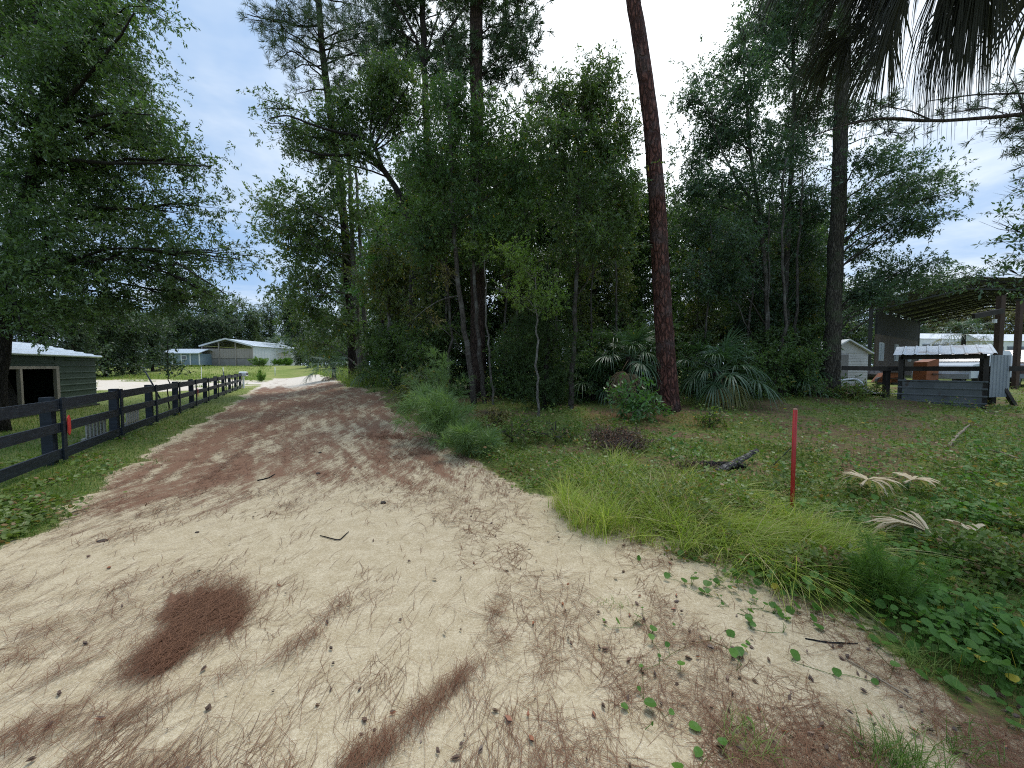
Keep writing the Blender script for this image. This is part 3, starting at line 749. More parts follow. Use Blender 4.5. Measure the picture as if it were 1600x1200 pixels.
tree('pine_tree', 'bare stemmed pine with forked ascending branches behind the crooked oak', 'tree', 668, 18,
     [(668, 500), (667, 300), (664, 110), (661, 40), (658, -40), (655, -140)], .2, .1, 'bark_dark',
     [('needle', [(615, 50, 34, 20), (640, 10, 36, 22), (700, 60, 36, 20), (720, 15, 34, 22), (600, -20, 50, 30), (720, -40, 50, 34), (655, -70, 60, 40), (690, 110, 34, 20), (620, 100, 30, 18), (640, 85, 36, 24), (590, 60, 34, 22), (730, 75, 30, 24), (560, 110, 30, 20)],
       dict(kind='pine', L=.30, W=.03, dens=3.4, nl=26, limb=.03, rise=.6, dy=1.6))],
     extra=[([(664, 104, 18), (650, 60, 17.8), (632, 25, 17.6), (615, 0, 17.4), (600, -30, 17.2)], .07, .03), ([(664, 100, 18), (685, 70, 17.8), (705, 40, 17.6), (725, 15, 17.4), (735, -20, 17.2)], .07, .03), ([(664, 95, 18), (676, 50, 17.9), (690, 10, 17.8), (695, -30, 17.7)], .05, .02),
            ([(662, 60, 18), (648, 25, 18.3), (640, -10, 18.4)], .05, .02), ([(655, 70, 17.8), (625, 48, 17.4), (600, 40, 17.1)], .04, .015), ([(690, 62, 17.8), (715, 52, 17.4), (735, 48, 17.2)], .04, .015)])
tree('pine_tree', 'tall thick pine with brown bark in the middle of the dense wood', 'tree', 748, 12.8,
     [(746, 450), (744, 330), (745, 200), (745, 80), (744, 0), (742, -160), (740, -300)], .24, .19, 'bark_brown',
     [('needle', [(790, 55, 34, 30), (810, 30, 34, 28), (832, 70, 26, 22), (842, 105, 22, 18), (800, 100, 34, 24), (775, 130, 30, 26), (715, 80, 26, 22), (780, 0, 40, 26), (860, 150, 22, 14), (700, 110, 26, 20), (760, -60, 80, 40), (830, 10, 24, 20), (720, -30, 50, 30)],
       dict(kind='pine', L=.22, W=.022, dens=3.2, nl=24, limb=.025, rise=.25, dy=1.0))])

# --- laurels, bays and oaks that make the green wall
tree('laurel_tree', 'slim bare stemmed laurel leaning over the track, topmost of the three thin front trunks', 'tree', 742, 11.2,
     [(733, 560), (724, 500), (716, 430), (709, 350), (705, 290), (704, 220), (700, 150)], .085, .045, 'bark_grey',
     [('leaf_mid', [(700, 225, 50, 40), (675, 285, 52, 42), (725, 330, 46, 42), (640, 330, 46, 38), (695, 150, 42, 36), (735, 180, 40, 36), (650, 380, 40, 34), (600, 350, 30, 24), (655, 230, 44, 36), (690, 360, 40, 32), (720, 270, 46, 38)],
       dict(L=0.104, W=0.0336, dens=1.78, nl=12, limb=.022, rise=.8, dy=.8)),
      ('palm_brown', [(690, 432, 12, 16), (665, 495, 14, 8)], dict(L=0.096, W=0.0320, dens=1.2, nl=8, limb=.01, rise=.5, dy=.1, name='dead_leaves'))],
     extra=[([(733, 560, 11.2), (700, 520, 11.0), (672, 500, 10.8)], .012, .004), ([(716, 462, 11.2), (690, 468, 11), (668, 480, 10.9), (645, 500, 10.8)], .022, .008)], flare=1.25)
tree('bay_tree', 'straight grey bay trunk standing between the two thinner front stems', 'tree', 758, 11.4,
     [(750, 560), (744, 480), (740, 400), (742, 300), (750, 240)], .07, .03, 'bark_grey',
     [('leaf_mid', [(800, 185, 46, 40), (775, 250, 46, 40), (825, 250, 46, 40), (790, 310, 50, 40), (845, 320, 46, 42), (790, 380, 40, 30), (760, 350, 36, 30), (760, 200, 36, 36), (835, 200, 36, 34), (740, 395, 30, 22)],
       dict(L=0.104, W=0.0360, dens=1.86, nl=12, limb=.02, rise=.8, dy=.8))], flare=1.25)
tree('sapling', 'thin mottled sapling, slightest of the three front stems, by the feathery bush', 'tree', 771, 11.0, [(768, 590), (762, 520), (759, 455), (756, 400)], .035, .015, 'bark_pale',
     [('leaf_bright', [(748, 382, 26, 16), (770, 395, 30, 16), (735, 375, 20, 12)], dict(L=0.088, W=0.0320, dens=.9, nl=10, limb=.012, rise=.6, dy=.3))], flare=1.2)
tree('oak_tree', 'yellow green young oak with a low bright crown over a thin pale stem', 'tree', 841, 9.6, [(841, 620), (838, 550), (838, 490), (836, 430)], .034, .016, 'bark_pale',
     [('leaf_bright', [(835, 425, 42, 24), (795, 405, 34, 20), (862, 455, 30, 18), (815, 460, 38, 18), (850, 480, 34, 12), (790, 385, 28, 14), (870, 440, 16, 12), (775, 450, 18, 12)], dict(L=0.080, W=0.0272, dens=.95, nl=12, limb=.014, rise=.5, dy=.5))], flare=1.2)
tree('laurel_tree', 'laurel with a straight mottled grey trunk at the clearing edge before the palmetto', 'tree', 891, 10.6, [(893, 600), (896, 530), (899, 470), (903, 380), (905, 290), (910, 210)], .075, .03, 'bark_grey',
     [('leaf_oakmid', [(900, 200, 46, 38), (925, 150, 40, 34), (940, 112, 28, 22), (960, 92, 16, 14), (925, 90, 12, 14), (880, 260, 52, 42), (940, 220, 44, 40), (950, 290, 46, 42), (895, 330, 50, 42), (945, 360, 46, 40), (985, 190, 18, 18), (972, 240, 34, 30), (880, 395, 46, 34), (970, 330, 36, 34), (870, 180, 36, 34), (985, 275, 28, 28), (985, 380, 26, 30), (860, 130, 24, 20), (955, 150, 34, 26), (985, 215, 24, 22), (940, 180, 40, 34), (880, 150, 34, 30), (1000, 330, 22, 26), (915, 120, 28, 22), (850, 200, 36, 34)],
       dict(L=0.100, W=0.0336, dens=1.86, nl=12, limb=.02, rise=.8, dy=.9))], flare=1.3)
tree('oak_tree', 'slim grey trunked oak among shrubs along the track, past the feathery bush', 'tree', 614, 17, [(611, 560), (608, 505), (606, 440), (608, 380)], .11, .05, 'bark_pale',
     [('leaf_olive', [(610, 455, 38, 30), (640, 480, 34, 26), (580, 440, 30, 24), (600, 400, 34, 26), (640, 430, 34, 26)], dict(L=.17, W=.06, dens=1.86, nl=12, limb=.025, rise=.4, dy=.6)),
      ], flare=1.3)
tree('bay_tree', 'fresh green bay leaning over the track edge behind the slim oak', 'tree', 600, 19, [(600, 560), (596, 480), (592, 420), (590, 360)], .09, .04, 'bark_dark',
     [('bush', [(588, 420, 30, 24), (600, 385, 26, 20), (625, 330, 28, 18), (640, 310, 24, 16), (570, 450, 24, 20)], dict(L=.17, W=.07, dens=1.86, nl=12, limb=.025, rise=.5, dy=.6))])
tree('cedar_tree', 'dark feathery cedar filling the shade below the yellow green oak', 'tree', 850, 10.6, [(852, 600), (855, 540), (856, 470), (856, 400)], .07, .02, 'bark_oak',
     [('cedar', [(850, 500, 46, 24), (870, 530, 46, 26), (826, 535, 40, 26), (852, 570, 56, 28), (820, 600, 38, 26), (880, 600, 38, 26), (850, 628, 46, 22), (800, 560, 28, 26), (856, 460, 30, 24)], dict(L=.085, W=.02, dens=1.3, nl=18, limb=.012, rise=.1, dy=.3, droop=.5))], flare=1.2)

# --- the big red pine in front
tree('pine_tree', 'large reddish pine trunk leaning over the clearing, no branches below the treetops', 'tree', 1046, 10.4,
     [(1043, 600), (1037, 500), (1031, 400), (1026, 300), (1018, 190), (1004, 90), (990, 0), (972, -110), (955, -220)], .25, .155, 'bark_pine',
     [('needle', [(960, -190, 80, 40), (890, -240, 80, 40), (1030, -230, 80, 40), (950, -290, 100, 50)], dict(kind='pine', L=.24, W=.014, dens=.9, nl=22, limb=.04, rise=.1, dy=1.2))],
     flare=1.32, n=40, sides=20, wob=.022, wig=.006)

# --- blue green oaks past the big pine
tree('oak_tree', 'airy blue green oak rising behind the big red pine', 'tree', 1200, 14, [(1200, 560), (1199, 480), (1195, 400), (1185, 320), (1172, 230), (1165, 150)], .09, .045, 'bark_grey',
     [('leaf_blue', [(1075, 165, 34, 26), (1055, 150, 18, 16), (1110, 115, 34, 30), (1145, 80, 26, 22), (1160, 40, 16, 16), (1075, 235, 36, 30), (1110, 200, 40, 36), (1105, 290, 46, 38), (1160, 200, 46, 40), (1165, 130, 40, 36), (1190, 70, 36, 32), (1175, 280, 50, 40), (1060, 290, 24, 30), (1080, 345, 36, 30), (1130, 360, 46, 36), (1190, 350, 46, 38), (1120, 430, 44, 34), (1070, 420, 26, 30)],
       dict(L=0.120, W=0.0440, dens=2.3, nl=12, limb=.03, rise=.8, dy=1.1))],
     extra=[([(1187, 330, 14), (1150, 280, 13.6), (1125, 230, 13.3), (1110, 180, 13)], .05, .015)])
tree('oak_tree', 'tall blue green oak crowding the lichened trunk, crown reaching the hanging palm skirt', 'tree', 1230, 15, [(1230, 560), (1228, 440), (1232, 330), (1240, 220), (1240, 120), (1240, 30)], .11, .05, 'bark_grey',
     [('leaf_blue', [(1205, 30, 36, 30), (1175, 20, 24, 22), (1240, 60, 44, 38), (1270, 20, 40, 34), (1230, 120, 44, 38), (1275, 90, 36, 34), (1235, 190, 46, 40), (1285, 160, 34, 36), (1210, 250, 44, 40), (1265, 250, 44, 40), (1240, 320, 46, 40), (1285, 320, 34, 36), (1230, 390, 46, 38), (1270, 400, 40, 36), (1170, 420, 46, 38), (1210, 470, 46, 36), (1265, 470, 40, 36), (1150, 490, 46, 34), (1230, -30, 60, 40), (1290, -20, 50, 40)],
       dict(L=0.128, W=0.0464, dens=2.3, nl=12, limb=.03, rise=.7, dy=1.2))])
tree('pine_tree', 'straight lichened pine standing between the wood and the white garden shed', 'tree', 1294, 13, [(1298, 560), (1304, 440), (1310, 320), (1314, 200), (1318, 80), (1321, -40), (1324, -160)], .24, .15, 'bark_lichen',
     [('leaf_blue', [(1400, 262, 46, 26), (1350, 245, 34, 30), (1440, 300, 50, 34), (1395, 320, 46, 34), (1470, 335, 36, 22), (1360, 330, 34, 34), (1430, 350, 46, 22), (1490, 300, 24, 14), (1350, 390, 32, 34), (1390, 425, 40, 22), (1345, 460, 34, 34), (1400, 455, 40, 18), (1330, 170, 24, 24), (1335, 120, 22, 22), (1450, 430, 40, 16), (1440, 415, 50, 20), (1505, 425, 46, 16)],
       dict(L=0.108, W=0.0400, dens=1.78, nl=12, limb=.03, rise=.55, dy=1.1)),
      ('needle', [(1290, 40, 30, 24), (1340, 60, 26, 24), (1280, 120, 24, 20), (1370, 180, 30, 16), (1420, 205, 36, 14), (1400, 160, 30, 16)], dict(kind='pine', L=.24, W=.02, dens=1.7, nl=22, limb=.02, rise=.1, dy=.8, name='needles'))],
     extra=[([(1320, 380, 13), (1360, 330, 12.6), (1420, 280, 12.2)], .04, .012), ([(1312, 270, 13), (1280, 260, 12.8), (1250, 290, 12.6)], .02, .008), ([(1316, 195, 13), (1370, 185, 12.7), (1440, 190, 12.3), (1520, 185, 11.8)], .045, .015)], flare=1.45, n=32, sides=18)
tree('pine_tree', 'pine reaching one long bare bough across below the hanging palm skirt', 'tree', 1760, 9.5, [(1765, 400), (1770, 200), (1772, 0), (1772, -200)], .2, .13, 'bark_brown',
     [('needle', [(1590, 205, 34, 16), (1550, 200, 26, 12), (1580, 235, 34, 16), (1600, 270, 26, 16), (1540, 215, 24, 10), (1470, 168, 20, 9), (1440, 185, 16, 8), (1510, 160, 26, 10), (1560, 160, 30, 12), (1590, 135, 30, 18), (1630, 180, 50, 30), (1640, 240, 50, 34), (1610, 320, 22, 14), (1660, 100, 60, 50)], dict(kind='pine', L=.2, W=.016, dens=1.7, nl=22, limb=.012, rise=.05, dy=.5))],
     extra=[([(1768, 160, 9.5), (1680, 172, 9.4), (1600, 178, 9.3), (1540, 184, 9.2), (1460, 190, 9.1), (1390, 184, 9.0), (1330, 192, 9.0), (1260, 215, 8.9)], .06, .012), ([(1768, 130, 9.5), (1680, 140, 9.4), (1600, 146, 9.3), (1520, 148, 9.2), (1450, 158, 9.1)], .035, .01), ([(1600, 178, 9.3), (1590, 140, 9.3), (1575, 115, 9.3)], .02, .006), ([(1460, 190, 9.1), (1420, 172, 9.0), (1370, 165, 9.0)], .02, .006)])
tree('oak_tree', 'loose leaved oak spraying dark leaves in over the pole barn roof', 'tree', 1730, 8.4, [(1730, 500), (1725, 380), (1720, 250)], .12, .05, 'bark_oak',
     [('leaf_blue', [(1575, 290, 26, 14), (1590, 340, 30, 26), (1560, 375, 26, 16), (1600, 390, 40, 20), (1640, 330, 50, 40), (1540, 410, 22, 8), (1580, 425, 30, 12), (1550, 345, 14, 10), (1500, 425, 26, 10), (1620, 440, 40, 16)], dict(L=0.104, W=0.0400, dens=.62, nl=9, limb=.014, rise=.4, dy=.6, holes=.05))])

# --- copies for the depth of the wood (one of a kind each, then repeated)
def proto(name, label, mat, bark, height, n_blob, spread, low, L, W, dens, r0, group, cat='tree', kind='leaf', nl=12):
    P = np.stack([np.cumsum(rng.normal(size=12) * .05), np.cumsum(rng.normal(size=12) * .05), np.linspace(-.2, height * .93, 12)], -1)
    o = thing(name, label, cat, (0, 0, 0), group)
    tb = MB(); cb = MB()
    tb.tube(P, taper(12, r0, r0 * .3, 1.4), 9, .03, 3)
    bl = []
    for k in range(n_blob):
        f = low + (1 - low) * (k + .5) / n_blob
        a = k * 2.4 + rng.uniform(0, .6); rr = spread * math.sin(PI * min(1, .25 + .75 * (1 - abs(f - .55)))) * rng.uniform(.35, .95)
        s = spread * rng.uniform(.38, .62)
        bl.append((np.array([rr * math.cos(a), rr * math.sin(a), f * height]), np.array([s, s, s * .72])))
    grow(cb, tb, P, bl, kind, L, W, dens, nl, limb=r0 * .35, rise=.5)
    cb.build('crown', M[mat], o); tb.build('trunk', M[bark], o, True)
    return o

def place(root, spots, labels=None, base=None):
    """spots: (px, distance, turn, scale)"""
    out = []
    for k, (px, Y, rz, sc) in enumerate(spots):
        a, f, w = ray(px, 600.); x = float(a) * Y / float(f)
        loc = (x, Y, G(x, Y))
        lab = labels[k] if labels else None
        if k == 0:
            root.location = loc; root.rotation_euler = (0, 0, rz); root.scale = (sc,) * 3 if np.isscalar(sc) else sc
            if lab: root['label'] = lab
            out.append(root)
        else: out.append(dup(root, loc, rz, sc, lab))
    return out

g = 'shaded trees deep in the wood'
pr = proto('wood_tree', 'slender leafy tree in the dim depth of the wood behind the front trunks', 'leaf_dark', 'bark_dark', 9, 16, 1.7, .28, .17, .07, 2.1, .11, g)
place(pr, [(690, 15.5, 0, 1), (785, 16, 1, 1.05), (860, 15, 2, 1), (930, 15.5, 3, 1.0), (1000, 17, 4, .95), (1090, 18, 5, 1.0), (1150, 19, 6, 1.0), (650, 19, 2.5, 1.15), (725, 20, 3.5, 1.2), (820, 20, 4.5, 1.2), (900, 20, 5.5, 1.15), (975, 22, .5, 1.05), (1050, 23, 1.5, 1.1), (1130, 24, 2.2, 1.2), (1210, 19, 3.2, .9), (1262, 18, 3.9, .85), (600, 26, 1.2, 1.2), (1240, 25, .7, 1.15), (550, 32, .9, 1.1)])
g = 'lighter saplings scattered in the wood'
p2 = proto('wood_sapling', 'lighter olive green sapling among the darker trees of the wood', 'leaf_olive', 'bark_grey', 5.5, 12, 1.1, .3, .13, .045, 1.1, .05, g)
place(p2, [(668, 13.5, 0, 1), (815, 14, 1, .95), (905, 13.6, 2, .9), (960, 14.5, 3, .85), (1100, 15, 4, 1), (1180, 15.5, 5, 1), (740, 16, 6, 1.2), (625, 20, 1.4, 1.25), (1255, 15, 2.4, .8)])
g = 'dark shrubs under the trees'
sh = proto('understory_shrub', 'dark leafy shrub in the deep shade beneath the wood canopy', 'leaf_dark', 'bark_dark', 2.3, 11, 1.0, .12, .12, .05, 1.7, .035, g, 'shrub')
place(sh, [(690, 13.2, 0, 1), (660, 14, 1, 1), (800, 13.0, 2, 1.0), (730, 14.5, 3, 1.15), (900, 12.8, 4, .8), (950, 12.6, 5, .9), (860, 13, 6, 1.0), (1010, 12.8, .5, 1.0), (1080, 13.8, 1.5, .9), (1150, 13.2, 2.5, .8), (1195, 13.5, 3.5, .9), (1235, 13.5, 4.5, .95), (1265, 13.8, 5.5, 1.0), (620, 16, .2, 1.1), (590, 20, .9, 1.3), (645, 17.5, 1.9, 1.3), (970, 14.5, 2.9, 1.3), (1120, 15.5, 3.9, 1.2), (765, 16.5, 4.9, 1.5), (840, 16.5, 5.9, 1.5), (1180, 16.5, 1.1, 1.3), (1060, 16.5, 2.1, 1.4), (910, 16.5, .3, 1.5), (1240, 16.5, 2.7, 1.4), (690, 17, 3.7, 1.5)])

g = 'green shrubs along the edge of the wood'
sg = proto('edge_shrub', 'mid green leafy shrub at the sunlit edge of the wood among the front trunks', 'leaf_mid', 'bark_grey', 2.0, 10, .85, .1, .10, .042, 1.2, .03, g, 'shrub')
place(sg, [(672, 13.0, .3, 1), (790, 12.3, 1, .9), (815, 12.6, 2, 1.1), (870, 11.6, 3, .75), (925, 11.8, 4, .85), (965, 12.1, 5, .8), (1012, 12.2, 6, .9), (1165, 12.4, .7, .8), (1205, 12.6, 1.7, .9), (1255, 12.6, 2.7, .85), (640, 15, 3.7, 1.2), (600, 18.5, 4.7, 1.3), (1085, 12.8, 5.2, .7)])

# thin trunks seen in the shade
tk = thing('bare_sapling', 'thin bare grey sapling stem in the shade of the wood', 'tree', (0, 0, 0), 'bare sapling stems in the wood')
b = MB(); P = np.stack([np.cumsum(rng.normal(size=14) * .04), np.cumsum(rng.normal(size=14) * .04), np.linspace(-.1, 6.5, 14)], -1)
b.tube(P, taper(14, .05, .02, 1.3), 8, .03, 5)
b.sticks(P[[5, 7, 8, 9, 10, 11]], P[[5, 7, 8, 9, 10, 11]] + np.stack([rng.normal(size=6) * .5, rng.normal(size=6) * .5, rng.uniform(.3, .8, 6)], -1), .012, .004)
b.build('trunk', M['bark_grey'], tk, True)
place(tk, [(700, 12.6, 0, 1), (690, 13.4, 1, 1.1), (785, 12.4, 2, .9), (873, 11.8, 3, .9), (930, 12.4, 4, .8), (1222, 13, 5, 1.2), (1186, 13.6, .6, 1.0), (1165, 14, 1.6, 1.0), (1105, 13.4, 2.6, .9), (1252, 13.6, 3.6, 1.2), (655, 15, 4.6, 1.1), (808, 13, 5.6, 1.0), (955, 13.6, .2, 1.0), (628, 17, .9, 1.2)])

# --- far tree lines
g = 'pines of the distant tree line beyond the pasture'
fp = proto('pine_tree', 'distant pine in the hazy tree line beyond the pasture barn', 'leaf_far', 'bark_dark', 20, 16, 4.6, .12, .62, .28, 1.9, .32, g, kind='leaf', nl=10)
xs = np.linspace(130, 640, 30)
place(fp, [(x + rng.uniform(-10, 10), rng.uniform(98, 128), rng.uniform(0, 6), rng.uniform(.72, 1.08)) for x in xs])
g = 'dark trees behind the green shed'
fd = proto('oak_tree', 'dark bushy oak in the row beyond the paddock behind the shed', 'leaf_fard', 'bark_dark', 9, 16, 3.4, .05, .36, .16, 1.7, .22, g, nl=10)
place(fd, [(-40, 46, 0, 1), (20, 44, 1, 1.0), (70, 47, 2, 1.0), (120, 45, 3, 1.0), (165, 50, 4, .95), (205, 53, 5, .95), (240, 60, .5, .95), (275, 84, 1.5, 1.25), (315, 88, 2.5, 1.25), (352, 92, 2.2, 1.25)])
g = 'round bushes along the far end of the track'
fb = proto('bush', 'round green bush where the track ends at the far tree line', 'leaf_far', 'bark_dark', 5.5, 12, 2.3, .1, .32, .15, 1.6, .1, g, 'bush', nl=10)
place(fb, [(493, 66, 0, 1), (470, 84, 1, .9), (520, 60, 2, 1.0), (540, 56, 3, .9)])
g = 'olive trees behind the pole barn'
fr = proto('oak_tree', 'olive brown tree beyond the white trailer under the pole barn', 'leaf_brown', 'bark_grey', 11, 16, 4, .1, .42, .18, 1.5, .2, g, nl=10)
place(fr, [(1590, 62, 0, 1), (1540, 66, 1, 1.0), (1500, 70, 2, 1.0), (1460, 72, 3, .95), (1640, 58, 4, 1.1)])
g = 'green trees behind the barn end wall'
fr2 = proto('oak_tree', 'green tree standing between the wood and the pole barn', 'leaf_far', 'bark_grey', 10, 16, 3.2, .08, .3, .13, 1.5, .18, g, nl=10)
place(fr2, [(1330, 46, 0, 1.05), (1300, 38, 1, .9), (1370, 52, 2, 1.1), (1425, 60, 3, 1.0), (1270, 32, 4, .9)])
# ------------------------------------------------------------------ palms, shrubs, small plants
def frond_mesh(o0, d, up, pet, Rr, n=34, fan=115, droop=.35, w=.034, fold=.25, sag=.2, K=5):
    b = MB()
    d = np.asarray(d, float) / np.linalg.norm(d); side = np.cross(d, up); side /= np.linalg.norm(side) + 1e-9; nn = np.cross(side, d)
    t = np.linspace(0, 1, 6)[:, None]
    C = np.asarray(o0) + d * pet * t + np.array([0, 0, -1.]) * sag * pet * t ** 2
    b.tube(C, np.linspace(.016, .008, 6), 5)
    p1 = C[-1]; d1 = nrm(C[-1] - C[-2]); side = np.cross(d1, up); side /= np.linalg.norm(side) + 1e-9; nn = np.cross(side, d1)
    th = np.linspace(-R_(fan), R_(fan), n) + rng.normal(size=n) * .03
    ld = nrm(np.cos(th)[:, None] * d1 + np.sin(th)[:, None] * side + fold * np.abs(np.sin(th))[:, None] * nn + rng.normal(size=(n, 3)) * .05)
    L = Rr * (.62 + .38 * np.cos(th * .75)) * rng.uniform(.88, 1.08, n)
    tt = np.linspace(0, 1, K)[None, :, None]
    dr = droop * rng.uniform(.6, 1.4, n)[:, None, None]
    Cc = p1 + ld[:, None] * L[:, None, None] * (tt - .25 * dr * tt ** 3) + np.array([0, 0, -1.]) * dr * L[:, None, None] * tt ** 2.3
    Sd = nrm(np.cross(ld, nn[None] + .25 * rng.normal(size=(n, 3))))
    wd = w * np.interp(np.linspace(0, 1, K), [0, .35, .7, 1], [.45, 1, .7, .1])
    b.ribbons(Cc, Sd, wd)
    return b

def palm(name, label, x, y, th_, tr, fr, mats, dead=(), loc_z=None, lean=(0, 0)):
    z = G(x, y) if loc_z is None else loc_z
    o = thing(name, label, 'palm', (x, y, z))
    top = np.array([x + lean[0], y + lean[1], z + th_])
    P = np.linspace([x, y, z - .1], top, 8)
    b = MB(); b.tube(P, taper(8, tr, tr * .9, 1.15), 10, .06, 2); b.build('trunk', M['bark_dark'], o, True)
    for (az, el, pet, R0, dr, fan, mt) in fr:
        d = np.array([math.cos(R_(az)) * math.cos(R_(el)), math.sin(R_(az)) * math.cos(R_(el)), math.sin(R_(el))])
        up = np.array([0, 0, 1.]) if abs(el) < 75 else np.array([math.cos(R_(az)), math.sin(R_(az)), 0])
        bb = frond_mesh(top + d * .05, d, up, pet, R0, 34, fan, dr)
        f = bb.build('frond', M[mt], o)
        if mt in ('palm_dead', 'palm_brown'): f['label'] = 'dry brown hanging frond'
    return o

def palmetto(label, px, Y, th_, n, R0, seed, deadpos=()):
    a, f, w = ray(px, 600.); x = float(a) * Y / float(f)
    g = np.random.default_rng(seed)
    fr = []
    for k in range(n):
        az = k * 137.5 + g.uniform(-15, 15); el = 78 - 95 * (k / n) ** .8
        fr.append((az, el, g.uniform(.55, .95) * R0, g.uniform(.75, 1.0) * R0, .25 + .5 * (k / n), 110, 'palm'))
    for az, el, mt in deadpos: fr.append((az, el, .5 * R0, .85 * R0, 1.0, 75, mt))
    return palm('palmetto', label, x, Y, th_, .14, fr, None)

palmetto('tall dark palmetto just behind the big red pine with a dry tan frond hanging', 985, 11.4, 1.35, 19, .95, 3, [(215, -40, 'palm_dead'), (250, -50, 'palm_dead'), (275, -55, 'palm')])
palmetto('wide fan palmetto past the big red pine with yellowed lower fronds', 1122, 11.2, .95, 22, 1.0, 5, [(285, -25, 'palm_brown'), (310, -30, 'palm_brown'), (260, -38, 'palm_brown')])
palmetto('low palmetto tucked under the cedar and laurel trunks', 925, 12.0, .5, 12, .9, 8)
palmetto('palmetto at the track edge by the dark pine with brown fronds', 522, 30, .9, 14, 1.5, 9, [(250, -40, 'palm_dead'), (290, -45, 'palm_dead')])
palmetto('small palmetto in the shade behind the slim grey oak', 600, 19.5, .5, 12, 1.2, 11)
palmetto('palmetto beside the lichened pine at the wood edge', 1240, 13.4, .5, 11, .8, 12)
# sabal palms far off
def sabal(label, px, Y, hgt, sc, seed):
    a, f, w = ray(px, 600.); x = float(a) * Y / float(f); g = np.random.default_rng(seed)
    fr = [(k * 137.5, 75 - 115 * k / 20, .9 * sc, .95 * sc, .6, 110, 'palm' if k < 14 else 'palm_brown') for k in range(20)]
    return palm('sabal_palm', label, x, Y, hgt, .2, fr, None)
sabal('pale sabal palm standing behind the pole barn posts', 1502, 44, 4.6, 1.9, 4)
sabal('small sabal palm in front of the distant tree line past the barn', 440, 84, 4.2, 2.6, 6)

# palm with the hanging dry skirt, reaching in overhead
sx, sy = 5.25, 3.5
sz = G(sx, sy)
o = thing('cabbage_palm', 'cabbage palm with a shaggy skirt of grey dead fronds hanging overhead', 'palm', (sx, sy, sz))
b = MB(); P = np.linspace([sx, sy, sz - .1], [sx - .05, sy, 8.6], 14); b.tube(P, taper(14, .19, .17, 1.2), 14, .05, 4); b.build('trunk', M['bark_grey'], o, True)
g = np.random.default_rng(21)
for k in range(84):
    az = g.uniform(100, 260) if k < 76 else g.uniform(-90, 90)
    zt = g.uniform(7.4, 8.3)
    d = np.array([math.cos(R_(az)), math.sin(R_(az)) * .8, g.uniform(-.72, -.12)])
    bb = frond_mesh(np.array([sx, sy, zt]), d, (0, 0, 1), g.uniform(1.2, 2.35), g.uniform(.8, 1.05), 46, 72, g.uniform(.35, .8), .023, .1, .42, 6)
    bb.build('dead_frond', M['palm_grey'], o)
for az, zt, pt, R0 in ((185, 6.25, 1.1, .85), (195, 6.3, 1.2, .8), (178, 6.2, 1.05, .85), (172, 6.35, 1.2, .8), (168, 6.3, .8, .85)):
    d = np.array([math.cos(R_(az)), math.sin(R_(az)) * .5, -.42])
    frond_mesh(np.array([sx - .1, sy, zt]), d, (0, 0, 1), pt, R0, 46, 32, 1.3, .018, .05, .4, 6).build('dead_frond', M['palm_grey'], o)
for k in range(12):
    az = k * 30 + 8; d = np.array([math.cos(R_(az)), math.sin(R_(az)), .8])
    frond_mesh(np.array([sx, sy, 8.65]), d, (0, 0, 1), 1.1, 1.1, 36, 110, .5, .034).build('frond', M['palm'], o)

# fallen fronds
def ground_frond(label, px, py, az, pet, R0, fan, lift, mat='palm_pale', n=26, dz=.12):
    p = gp(np.array([float(px)]), np.array([float(py)]))[0]
    o = thing('fallen_frond', label, 'palm frond', p)
    d = np.array([math.cos(R_(az)), math.sin(R_(az)), dz])
    frond_mesh(p + [0, 0, lift], d, (0, 0, 1), pet, R0, n, fan, .55, .036, .55, .15).build('blade', M[mat], o)
    return o
ground_frond('bleached dry palm frond curled on the weeds past the red stake', 1345, 785, 35, .2, .50, 120, .2, n=30, dz=.3)
ground_frond('second bleached curled palm frond lying behind the feathery young weed', 1412, 780, 20, .15, .42, 100, .2, n=22, dz=.3)
ground_frond('dry palm frond fanned out among pennywort with its stem towards the track', 1505, 880, 118, .22, .56, 46, .10, n=22, dz=.55)
ground_frond('straw coloured frond remnant lying in the pennywort beside the fanned frond', 1528, 862, 60, .12, .32, 40, .10, n=12, dz=.5)

